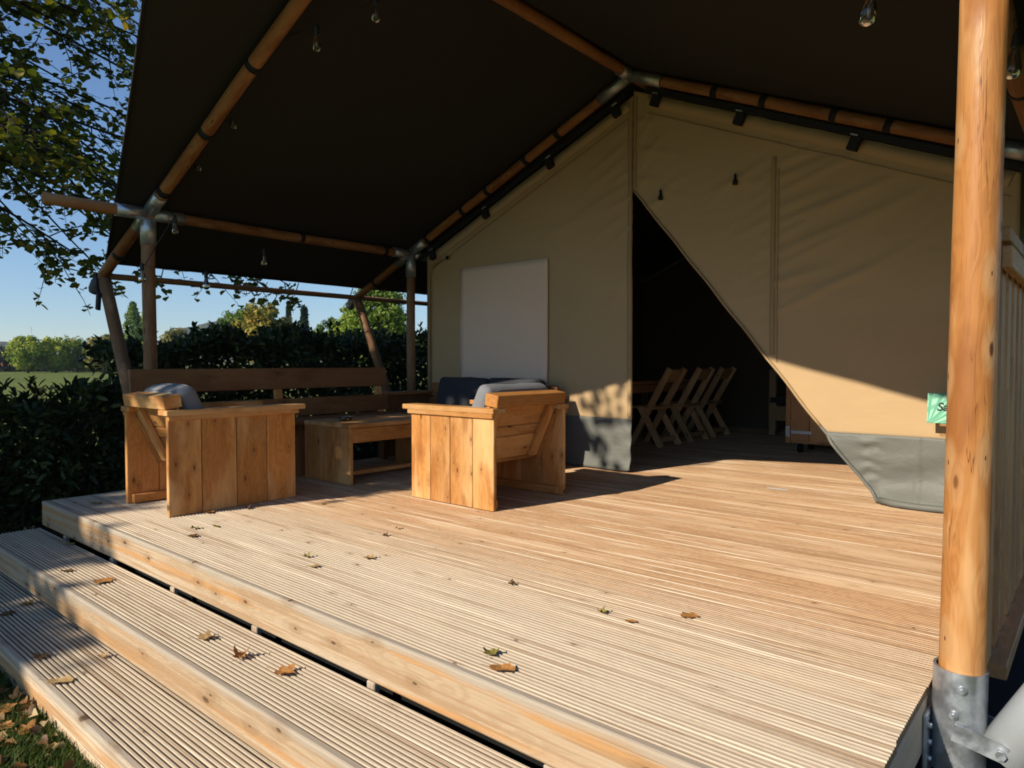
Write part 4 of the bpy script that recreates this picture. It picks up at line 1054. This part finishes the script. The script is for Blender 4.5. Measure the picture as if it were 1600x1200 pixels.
def sst(a, b, x): 
    t = max(0, min(1, (x - a) / (b - a))); return t * t * (3 - 2 * t)
hedge('low dark laurel hedge at the left end of the deck', -8.5, -7.35, -0.6, 2.75, lambda v: 0.70 + 0.10 * math.sin(v * 2.1), 16000, 40)
hedge('tall dark laurel hedge behind the long bench', -8.7, -7.65, 2.75, 9.6, lambda v: 1.10 + 0.19 * sst(2.8, 4.4, v) + 0.03 * math.sin(v * 3), 34000, 60)

# ------------------------------------------------------------------ grass by the lowest step
n = 46000
gx = rng.uniform(-4.6, -2.3, n); gy = rng.uniform(0.1, 0.925, n)
keep = (gy > -0.9 + 0.0 * gx); gx, gy = gx[keep], gy[keep]; n = len(gx)
dens = np.array([noise.noise(Vector((a * 1.6, b * 1.6, 4))) for a, b in zip(gx, gy)]); k_ = dens > -0.55
gx, gy = gx[k_], gy[k_]; n = len(gx)
h = rng.uniform(0.03, 0.10, n); an = rng.uniform(0, 6.28, n); le = rng.normal(0, 0.45, (n, 2)) * h[:, None]; wd = rng.uniform(0.002, 0.0042, n)
b0 = np.stack([gx - np.cos(an) * wd, gy - np.sin(an) * wd, np.full(n, GZ)], 1); b1 = np.stack([gx + np.cos(an) * wd, gy + np.sin(an) * wd, np.full(n, GZ)], 1)
m0 = np.stack([gx + le[:, 0] * .4 - np.cos(an) * wd * .8, gy + le[:, 1] * .4 - np.sin(an) * wd * .8, GZ + h * .6], 1); m1 = np.stack([gx + le[:, 0] * .4 + np.cos(an) * wd * .8, gy + le[:, 1] * .4 + np.sin(an) * wd * .8, GZ + h * .6], 1)
tp = np.stack([gx + le[:, 0], gy + le[:, 1], GZ + h], 1)
V = np.stack([b0, b1, m1, m0, tp], 1).reshape(-1, 3); ii = np.arange(n) * 5
F = np.concatenate([np.stack([ii, ii + 1, ii + 2], 1), np.stack([ii, ii + 2, ii + 3], 1), np.stack([ii + 3, ii + 2, ii + 4], 1)])
M['grass'] = leafmat('grass_blade', [(0, (0.035, 0.065, 0.012)), (0.6, (0.075, 0.125, 0.022)), (0.9, (0.13, 0.16, 0.035)), (1.0, (0.22, 0.18, 0.07))], trans=0.3, rough=0.6, spec=0.25)
tag(add('grass', me_np('grass', V, F), M['grass']), 'short green grass in front of the lowest step', 'grass', kind='stuff')

# ------------------------------------------------------------------ fallen leaves
def dry_leaf_mesh(seed, curl, lobes=True):
    r = random.Random(seed); n = 22; rim = []
    for k in range(n):
        a = 2 * math.pi * k / n
        rad = 0.045 * (1 + (0.20 * math.cos(5 * a) + 0.08 * math.cos(10 * a + 1) if lobes else 0.22 * math.cos(2 * a))) * r.uniform(0.86, 1.12)
        if not lobes: rad *= 0.95
        rim.append((rad * math.cos(a), rad * math.sin(a)))
    vs_, fs = [(0, 0, 0)], []
    for f in (0.5, 1.0):
        for x, y_ in rim: vs_.append((x * f, y_ * f, 0))
    out = []
    for x, y_, z in vs_:
        rr = math.hypot(x, y_); a = math.atan2(y_, x)
        z = curl * (x * x * 9 + (y_ * y_) * 14) * (1 + 0.5 * math.sin(a * 2 + seed)) + 0.07 * rr * math.sin(3 * a + seed) + 0.003
        out.append((x * (1 - 0.2 * curl), y_ * (1 - 0.35 * curl), max(0.001, z)))
    for k in range(n):
        j = (k + 1) % n
        fs.append((0, 1 + k, 1 + j)); fs.append((1 + k, 1 + n + k, 1 + n + j, 1 + j))
    b = len(out); st = [(-0.035, 0.0, 0.004), (-0.06, 0.004, 0.010), (-0.085, 0.0, 0.018)]
    for x, y_, z in st: out += [(x, y_ - 0.0011, z), (x, y_ + 0.0011, z), (x, y_, z + 0.002)]
    for k in range(2):
        for j in range(3): fs.append((b + k * 3 + j, b + k * 3 + (j + 1) % 3, b + k * 3 + 3 + (j + 1) % 3, b + k * 3 + 3 + j))
    return me_from('dry_leaf', out, fs, True)
def dry_mat(name, a, b_):
    g = NG(name); tc = g.n('ShaderNodeTexCoord'); oi = g.n('ShaderNodeObjectInfo')
    p = g.vmath('ADD', tc.outputs['Object'], oi.outputs['Location'])
    c = g.mix(g.ramp(g.noise(p, 45, 4, 0.6), 0.35, 0.65), a, b_)
    g.set(Base_Color=c, Roughness=0.6, Specular_IOR_Level=0.25); g.bump(g.noise(p, 160, 2, 0.6), 0.4, 0.002); return g.m
DM = [dry_mat('leaf_orange', (0.36, 0.14, 0.035), (0.50, 0.24, 0.07)), dry_mat('leaf_tan', (0.40, 0.24, 0.09), (0.55, 0.38, 0.17)), dry_mat('leaf_olive', (0.16, 0.13, 0.03), (0.32, 0.25, 0.06)), dry_mat('leaf_dark', (0.10, 0.05, 0.022), (0.20, 0.10, 0.04))]
LMESH = {}
def fallen(x, y_, z, kind, colr, size, rz, label, tilt=0.0):
    key = (kind, colr)
    if key not in LMESH:
        LMESH[key] = dry_leaf_mesh(kind * 7 + 3, (0.12, 0.4, 0.75, 0.3)[kind], kind != 3); LMESH[key].materials.append(DM[colr])
    o = add('fallen_leaf', LMESH[key], None, None, Matrix.Translation((x, y_, z + 0.002)) @ Matrix.Rotation(rz, 4, 'Z') @ Matrix.Rotation(tilt, 4, 'X') @ Matrix.Scale(size * 0.88, 4))
    tag(o, label, 'leaf', 'fallen autumn leaves')
Z2, Z3 = -0.19, -0.36
FL = [(-4.109, 1.391, Z2, 0, 0, 1.25, .3, 'flat orange leaf near the shaded left end of the upper step'),
 (-2.921, 1.388, Z2, 1, 1, 0.95, 1.2, 'small tan curled leaf on the middle of the upper step'),
 (-2.626, 1.385, Z2, 2, 0, 1.0, 2.2, 'rust brown leaf curled into a cup on the upper step'),
 (-2.36, 1.423, Z2, 1, 0, 1.05, 0.5, 'large reddish-brown leaf with raised points, rightmost on the upper step'),
 (-5.118, 1.538, Z2, 3, 2, 0.8, 0.2, 'dull leaf at the far left of the upper step under the deck edge'),
 (-4.469, 1.326, Z2, 3, 3, 0.75, 1.0, 'small dark leaf in the shade on the upper step'),
 (-3.352, 0.960, Z3, 3, 1, 1.1, 0.9, 'long tan folded leaf at the front edge of the lower step'),
 (-3.703, 0.985, Z3, 1, 3, 0.9, 2.4, 'brown curled leaf beside a dark board gap on the lower step'),
 (-3.484, 1.168, Z3, 2, 1, 0.65, 0.1, 'small golden crumpled leaf at the back of the lower step'),
 (-4.483, 1.039, Z3, 0, 3, 0.9, 3.1, 'dark leaf in the shade at the left edge of the lower step'),
 (-4.575, 1.156, Z3, 1, 0, 0.8, 0.7, 'shaded brown leaf at the back left of the lower step'),
 (-1.473, 1.670, 0, 3, 0, 0.95, 0.6, 'pointed copper leaf close to the front edge of the deck'),
 (-1.585, 1.737, 0, 1, 2, 0.75, 2.0, 'olive green leaf beside the pointed copper leaf on the deck'),
 (-1.232, 2.506, 0, 0, 0, 0.85, 1.6, 'orange leaf farthest right on the sunlit deck'),
 (-1.374, 2.304, 0, 3, 0, 0.5, 0.4, 'tiny reddish leaf scrap left of the rightmost deck leaf'),
 (-1.511, 2.312, 0, 2, 2, 0.55, 2.8, 'small olive crumpled leaf in the middle of the deck'),
 (-2.011, 2.346, 0, 2, 3, 0.5, 1.0, 'tiny dark leaf standing up in the middle of the deck'),
 (-2.834, 2.189, 0, 1, 1, 0.75, 0.2, 'tan leaf on the deck in front of the middle armchair'),
 (-2.919, 1.926, 0, 3, 1, 0.65, 1.4, 'small yellow-tan leaf, nearer of a pair close to the deck edge'),
 (-3.096, 1.995, 0, 2, 2, 0.6, 0.3, 'small olive leaf, farther of a pair close to the deck edge'),
 (-3.969, 1.816, 0, 0, 3, 0.8, 0.9, 'flat brown leaf, nearest of three below the left armchair'),
 (-4.144, 1.908, 0, 1, 2, 0.7, 2.1, 'yellow-olive leaf, leftmost of three below the left armchair'),
 (-4.098, 2.012, 0, 3, 2, 0.6, 0.1, 'small dull leaf, farthest of three below the left armchair'),
 (-3.131, 2.534, 0, 2, 3, 0.5, 0.4, 'small dark leaf scrap between the two armchairs'),
 (-3.218, 2.702, 0, 1, 1, 0.45, 1.9, 'tiny tan leaf scrap in front of the middle armchair'),
 (-4.500, 2.170, 0, 1, 0, 0.85, 0.6, 'orange leaf lying against the side of the left armchair'),
 (-4.440, 2.400, 0, 2, 3, 0.75, 2.6, 'dark curled leaf against the side of the left armchair'),
 (-4.460, 2.509, 0, 0, 1, 0.6, 1.2, 'tan leaf near the back end of the left armchair side'),
 (-5.402, 1.790, 0, 3, 2, 1.0, 0.5, 'yellow-green leaf in the shade behind the left armchair'),
 (-4.173, 2.826, 0, 3, 0, 0.5, 2.0, 'small reddish leaf in the gap between armchair and table')]
for a in FL: fallen(*a[:8])
GL = [(-3.53, 0.80, 0, 0, 1.5, .2, 'large orange-brown leaf in the grass at the picture corner'), (-3.26, 0.82, 1, 0, 1.3, 1.1, 'curled copper leaf in the grass beside the lower step'), (-3.30, 0.72, 0, 1, 1.4, 2.0, 'pale tan leaf flat in the grass'), (-3.40, 0.85, 2, 3, 1.2, 0.5, 'dark crumpled leaf close to the lower step front'),
 (-3.05, 0.84, 1, 1, 0.9, 2.6, 'small cream leaf in the grass at the foot of the lower step'), (-3.37, 0.76, 3, 0, 1.2, 0.9, 'narrow copper leaf in the grass'), (-3.62, 0.87, 2, 1, 1.2, 1.8, 'tan crumpled leaf against the lower step at the left'), (-3.48, 0.88, 1, 3, 1.2, 0.2, 'dark brown leaf lying against the lower step')]
for x, y_, kd, co, sz, rz, lb in GL: fallen(x, y_, GZ + 0.06, kd, co, sz * 0.72, rz, lb, 0.25)
# many more leaves lost in the grass
me_l = bpy.data.meshes.new('leaf_litter'); n = 1500
px = rng.uniform(-6.4, -2.3, n); py = rng.uniform(-0.8, 0.88, n); ok = py < 0.89; px, py = px[ok], py[ok]; n = len(px)
px2 = rng.uniform(-7.4, -5.95, 500); py2 = rng.uniform(0.2, 6.0, 500)
px = np.concatenate([px, px2]); py = np.concatenate([py, py2]); n = len(px)
M['litter'] = leafmat('dry_litter', [(0, (0.07, 0.035, 0.015)), (0.4, (0.26, 0.11, 0.035)), (0.75, (0.40, 0.22, 0.08)), (1, (0.55, 0.42, 0.22))], trans=0.1, rough=0.6)
lo = leaf_cloud('leaf_litter', np.stack([px, py, GZ + rng.uniform(0.025, 0.085, n)], 1), rnd_dirs(n, 1.6), rnd_dirs(n), rng.uniform(0.025, 0.052, n), 'maple', 0.3, M['litter'])
tag(lo, 'brown dry leaf litter scattered through the grass', 'leaf litter', kind='stuff')

# ------------------------------------------------------------------ far trees, field edge and hills
def dirpt(px, depth):
    """point on the ground plan in the direction of a picture column, at a distance along the view axis"""
    yw = R(40.6); f = Vector((-math.sin(yw), math.cos(yw), 0)); r = Vector((math.cos(yw), math.sin(yw), 0))
    return f * depth + r * (px - 800) / 1085 * depth
PAL = {'lime': [(0, (0.115, 0.196, 0.032)), (0.5, (0.275, 0.356, 0.050)), (1, (0.551, 0.528, 0.081))],
       'gold': [(0, (0.119, 0.145, 0.034)), (0.5, (0.340, 0.289, 0.051)), (1, (0.612, 0.408, 0.085))],
       'olive': [(0, (0.102, 0.119, 0.043)), (0.5, (0.238, 0.221, 0.068)), (1, (0.408, 0.323, 0.102))],
       'green': [(0, (0.060, 0.111, 0.024)), (0.5, (0.145, 0.221, 0.037)), (1, (0.306, 0.374, 0.060))],
       'fir': [(0, (0.017, 0.037, 0.024)), (1, (0.051, 0.082, 0.051))], 'dark': [(0, (0.020, 0.034, 0.027)), (1, (0.051, 0.068, 0.041))]}
FM = {k: leafmat('foliage_' + k, v, trans=0.3, rough=0.6, spec=0.2, patch=0.45) for k, v in PAL.items()}
def far_tree(label, px, depth, wpx, toppx, basepx, pal, kind='round', n=3200, leaf=None, group='trees beyond the hedge'):
    c = dirpt(px, depth); s = depth / 1085
    wr = wpx * s / 2; zt = 1.0 + (566 - toppx) * s; zb = max(GZ, 1.0 + (566 - basepx) * s)
    t = thing('tree', (c.x, c.y, GZ), label, 'tree', group)
    hgt = zt - zb; leaf = leaf or (max(0.10, min(wr, hgt) * 0.15) if kind == 'round' else wr * 0.34)
    if kind == 'round':
        m = max(16, int(n / 90)); cc = rnd_dirs(m) * (rng.uniform(0.25, 1, (m, 1)) ** 0.4)
        cen = np.stack([c.x + cc[:, 0] * wr * 0.80, c.y + cc[:, 1] * wr * 0.80, zb + hgt * (0.50 + cc[:, 2] * 0.42)], 1)
        rr = wr * rng.uniform(0.16, 0.36, m); idx = rng.integers(0, m, n)
        d = rnd_dirs(n); pos = cen[idx] + d * (rr[idx] * rng.uniform(0.55, 1.08, n))[:, None] * np.array([1, 1, 0.8]); nr = d + 0.5 * rnd_dirs(n)
    elif kind == 'poplar':
        tt = rng.uniform(0, 1, n); prof = np.sin(np.pi * np.clip(tt * 0.9 + 0.1, 0, 1)) ** 0.6; a = rng.uniform(0, 6.28, n)
        lump = 1 + 0.22 * np.sin(a * 5 + tt * 14) + 0.15 * np.sin(tt * 33)
        rad = wr * prof * lump * np.sqrt(rng.uniform(0.45, 1, n))
        pos = np.stack([c.x + np.cos(a) * rad, c.y + np.sin(a) * rad, zb + tt * hgt], 1); nr = np.stack([np.cos(a), np.sin(a), 0.2 + 0 * a], 1) + 0.7 * rnd_dirs(n)
    else:
        tt = rng.uniform(0, 1, n) ** 0.8; tier = np.abs((tt * 13) % 1 - 0.5) * 0.6 + 0.7; a = rng.uniform(0, 6.28, n)
        rad = wr * (1.04 - tt) * tier * np.sqrt(rng.uniform(0.3, 1, n))
        pos = np.stack([c.x + np.cos(a) * rad, c.y + np.sin(a) * rad, zb + tt * hgt - rad * 0.2], 1); nr = np.stack([np.cos(a), np.sin(a), 0.6 + 0 * a], 1) + 0.5 * rnd_dirs(n)
    leaf_cloud('crown', pos, nr, rnd_dirs(n), rng.uniform(0.6, 1.3, n) * leaf, 'oval', 0.1, FM[pal], t)
    add('trunk', curve_tube_mesh([(c.x, c.y, GZ - 0.05), (c.x + 0.02 * wr, c.y, zb + hgt * 0.3), (c.x, c.y, zb + hgt * 0.8)], max(0.08, wr * 0.07), 7, 0.3), M['bark'], t)
    return t
far_tree('round yellow-green tree at the left edge of the field', 44, 100, 60, 524, 584, 'lime', n=5200)
far_tree('broad yellow-green tree second from the left in the field row', 88, 103, 56, 521, 584, 'lime', n=5000)
far_tree('dark-shaded green tree third along the field edge', 122, 106, 54, 527, 584, 'green', n=4400)
far_tree('brownish-olive tree right of the field row', 165, 92, 70, 519, 586, 'olive', n=5200)
far_tree('dark conifer mass at the picture edge beyond the field', -8, 112, 66, 543, 574, 'dark', n=2600)
far_tree('tall columnar poplar between the leaning strut and the post', 209, 118, 24, 474, 566, 'green', 'poplar', 3600)
far_tree('second thinner poplar partly behind the post', 228, 124, 18, 483, 566, 'lime', 'poplar', 2600)
far_tree('low rounded bush tree just above the hedge top', 281, 80, 62, 502, 575, 'olive', n=3600)
far_tree('large green tree behind the golden one', 372, 70, 70, 474, 572, 'green', n=4600)
far_tree('large golden autumn tree above the hedge', 405, 64, 84, 466, 572, 'gold', n=6500)
far_tree('pale olive tree right of the golden tree', 444, 66, 50, 484, 572, 'olive', n=3400)
far_tree('tiny far conifer peeking over the olive tree', 452, 90, 24, 473, 560, 'fir', 'fir', 2200)
far_tree('dark pointed conifer at the right of the golden tree', 476, 74, 34, 482, 570, 'fir', 'fir', 3000)
far_tree('small green tree left of the leafy tree by the tent', 514, 40, 48, 487, 575, 'green', n=3600)
far_tree('tall bright green leafy tree seen behind the rear strut', 592, 27, 110, 438, 575, 'green', n=9000, leaf=0.17)
far_tree('bright green tree between the rear strut and post', 552, 32, 66, 470, 575, 'lime', n=5200, leaf=0.16)
# houses and vehicles beyond the field
M['hwall'] = simple('pale_render', (0.62, 0.60, 0.55), 0.9); M['hroof'] = simple('clay_roof', (0.42, 0.13, 0.05), 0.8, 0, 0.25, 3); M['dglass'] = simple('dark_window', (0.03, 0.035, 0.045), 0.15, 0, 0.1, 3, 0, 0.6)
M['sroof'] = simple('slate_roof', (0.10, 0.10, 0.11), 0.7, 0, 0.2, 3)
def house(label, px, depth, wpx, eave, ridge, roofm):
    c = dirpt(px, depth); s = depth / 1085; wd = wpx * s; ze = 1 + (566 - eave) * s; zr = 1 + (566 - ridge) * s; dp = wd * 0.7
    t = thing('house', (c.x, c.y, GZ), label, 'house', None, None, R(40.6)); B = W[t.name]; he, hr = ze - GZ, zr - GZ
    add('wall', me_from('wall', [(-wd / 2, -dp / 2, 0), (wd / 2, -dp / 2, 0), (wd / 2, dp / 2, 0), (-wd / 2, dp / 2, 0), (-wd / 2, -dp / 2, he), (wd / 2, -dp / 2, he), (wd / 2, dp / 2, he), (-wd / 2, dp / 2, he), (-wd / 2, 0, hr - .05), (wd / 2, 0, hr - .05)],
        [(0, 1, 5, 4), (2, 3, 7, 6), (1, 2, 6, 9, 5), (3, 0, 4, 8, 7)]), M['hwall'], t, B)
    e = 0.3
    ro = add('roof', me_from('roof', [(-wd / 2 - e, -dp / 2 - e, he - .1), (wd / 2 + e, -dp / 2 - e, he - .1), (wd / 2 + e, 0, hr), (-wd / 2 - e, 0, hr), (wd / 2 + e, dp / 2 + e, he - .1), (-wd / 2 - e, dp / 2 + e, he - .1)], [(0, 1, 2, 3), (3, 2, 4, 5)]), roofm, t, B)
    m = ro.modifiers.new('t', 'SOLIDIFY'); m.thickness = 0.15
    add('chimney', with_mat(box_mesh(0.5, 0.5, 1.2), M['hroof']), None, ro, B @ Matrix.Translation((wd * 0.25, 0.2, hr + 0.2)))
    for k in range(max(2, int(wd / 2.6))):
        x = -wd / 2 + wd * (k + 0.5) / max(2, int(wd / 2.6))
        wi = add('window', with_mat(box_mesh(0.9, 0.06, min(1.2, he * .4)), M['white']), None, t, B @ Matrix.Translation((x, -dp / 2 - 0.02, he * 0.55)))
        add('pane', with_mat(box_mesh(0.74, 0.04, min(1.0, he * .34)), M['dglass']), None, wi, B @ Matrix.Translation((x, -dp / 2 - 0.04, he * 0.55)))
house('low building with orange roof at the left edge of the field', 2, 118, 30, 575, 568, M['hroof'])
house('white house showing between the field trees', 108, 150, 30, 546, 536, M['sroof'])
house('white gabled house behind the olive tree', 137, 160, 22, 546, 538, M['sroof'])
def car(label, px, depth, body, group='cars parked beyond the field'):
    c = dirpt(px, depth); t = thing('parked_car', (c.x, c.y, GZ), label, 'car', group, None, R(40.6)); B = W[t.name]
    prof = [(-2.1, 0.35), (-2.1, 0.85), (-1.9, 0.98), (-1.35, 1.02), (-0.75, 1.48), (0.95, 1.50), (1.65, 1.0), (2.1, 0.92), (2.12, 0.35)]
    n = len(prof); vs_ = [(x, -0.85, z) for x, z in prof] + [(x, 0.85, z) for x, z in prof]
    fs = [tuple(range(n)), tuple(range(n, 2 * n))[::-1]] + [(i, n + i, n + (i + 1) % n, (i + 1) % n) for i in range(n)]
    add('body', me_from('body', vs_, fs), body, t, B)
    add('side_window', me_from('win', [(-1.1, -0.857, 1.03), (1.35, -0.857, 1.03), (0.85, -0.857, 1.42), (-0.65, -0.857, 1.40)], [(0, 1, 2, 3)]), M['dglass'], t, B)
    for x in (-1.35, 1.3):
        for s in (-0.8, 0.8): add('wheel', tube_mesh(0.2, 0.33, None, 14), M['rubber'], t, B @ Matrix.Translation((x, s - 0.1, 0.33)) @ Matrix.Rotation(R(90), 4, 'Z'))
M['carw'] = simple('white_car_paint', (0.7, 0.7, 0.7), 0.3, 0, 0.03); M['carg'] = simple('grey_car_paint', (0.2, 0.21, 0.23), 0.3, 0, 0.03)
car('white parked car at the left edge of the field', 20, 140, M['carw']); car('grey parked car below the first field tree', 58, 142, M['carg']); car('white parked car under the field trees', 124, 136, M['carw'])
# low dark hedge line along the far edge of the field
n = 3500; pr = rng.uniform(-60, 200, n); P0 = np.array([tuple(dirpt(p, 113 + 2 * math.sin(p))) for p in pr]); P0[:, 2] = GZ + rng.uniform(0, 1, n) * 0.9
t = thing('field_hedge', tuple(dirpt(70, 113)[:2]) + (GZ,), 'thin dark hedge line along the far side of the green field', 'hedge')
leaf_cloud('foliage', P0, rnd_dirs(n), rnd_dirs(n), rng.uniform(0.3, 0.6, n), 'oval', 0.1, FM['dark'], t)
# wooded hills
def hill(px0, px1, depth, tops, mat, seed):
    m = len(tops) * 10; vs_, fs = [], []
    for i in range(m + 1):
        t = i / m; px = px0 + (px1 - px0) * t; k = t * (len(tops) - 1); a = int(min(k, len(tops) - 2)); f = k - a; f = f * f * (3 - 2 * f)
        top = (tops[a] * (1 - f) + tops[a + 1] * f) + 1.2 * noise.noise(Vector((px * 0.12, seed, 0))) + 0.8 * noise.noise(Vector((px * 0.4, seed, 3)))
        for j, (dd, hh) in enumerate(((0, 0), (0.12, 0.55), (0.25, 0.86), (0.42, 1.0), (0.8, 0.9))):
            p = dirpt(px, depth); q = p * (1 + dd)
            vs_.append((q.x, q.y, GZ - 2 + hh * ((566 - top) * depth * 1.42 / 1085 + 1 - GZ + 2)))
    for i in range(m):
        for j in range(4): fs.append((i * 5 + j, (i + 1) * 5 + j, (i + 1) * 5 + j + 1, i * 5 + j + 1))
    tag(add('hill', me_from('hill', vs_, fs, True), mat), kind='structure')
def hillmat():
    g = NG('wooded_hill'); tc = g.n('ShaderNodeTexCoord'); p = tc.outputs['Object']
    a = g.noise(p, 0.06, 4, 0.7); b = g.noise(p, 0.008, 3, 0.6)
    c = g.mix(g.ramp(a, 0.35, 0.65), (0.025, 0.04, 0.02), (0.07, 0.085, 0.035)); c = g.mix(g.ramp(b, 0.45, 0.65, 0, 0.7), c, (0.16, 0.115, 0.05))
    g.set(Base_Color=c, Roughness=0.95, Specular_IOR_Level=0.05); g.bump(a, 1.0, 4.0); return g.m
M['hill'] = hillmat()
hill(-700, 260, 700, [536, 534, 532, 531, 530, 529, 531, 535, 536, 537], M['hill'], 1)
hill(230, 520, 800, [540, 512, 501, 502, 520, 545], M['hill'], 2)
hill(480, 1300, 420, [560, 540, 505, 478, 470, 480, 500, 520], M['hill'], 5)
mast = dirpt(50, 600); mt = thing('radio_mast', (mast.x, mast.y, GZ), 'thin far mast on the skyline above the left field tree', 'mast')
pole('mast_pole', M['galv'], mt, (mast.x, mast.y, GZ), (mast.x, mast.y, 1 + (566 - 511) * 600 / 1085), 0.45, 0.2, 6)
for zz in (18, 24, 29): beam('cross_arm', M['galv'], mt, (mast.x - 1.2, mast.y, zz), (mast.x + 1.2, mast.y, zz), 0.3, 0.3)

# ------------------------------------------------------------------ air
hz = NG('air'); hz.t.nodes.remove(hz.b)
pv = hz.n('ShaderNodeVolumePrincipled'); pv.inputs['Color'].default_value = (0.72, 0.82, 0.95, 1); pv.inputs['Density'].default_value = 0.00022; pv.inputs['Anisotropy'].default_value = 0.2
hz.l(pv.outputs[0], hz.out.inputs['Volume'])
if True:
    bm = bmesh.new(); bmesh.ops.create_cube(bm, size=2)
    for v in bm.verts: v.co = Vector((v.co.x * 1600, v.co.y * 1600, -4.0 if v.co.z < 0 else 130.0))
    me = bpy.data.meshes.new('haze'); bm.to_mesh(me); bm.free()
    tag(add('haze', me, hz.m), kind='stuff', label='faint blue air over the far fields and hills', cat='haze')
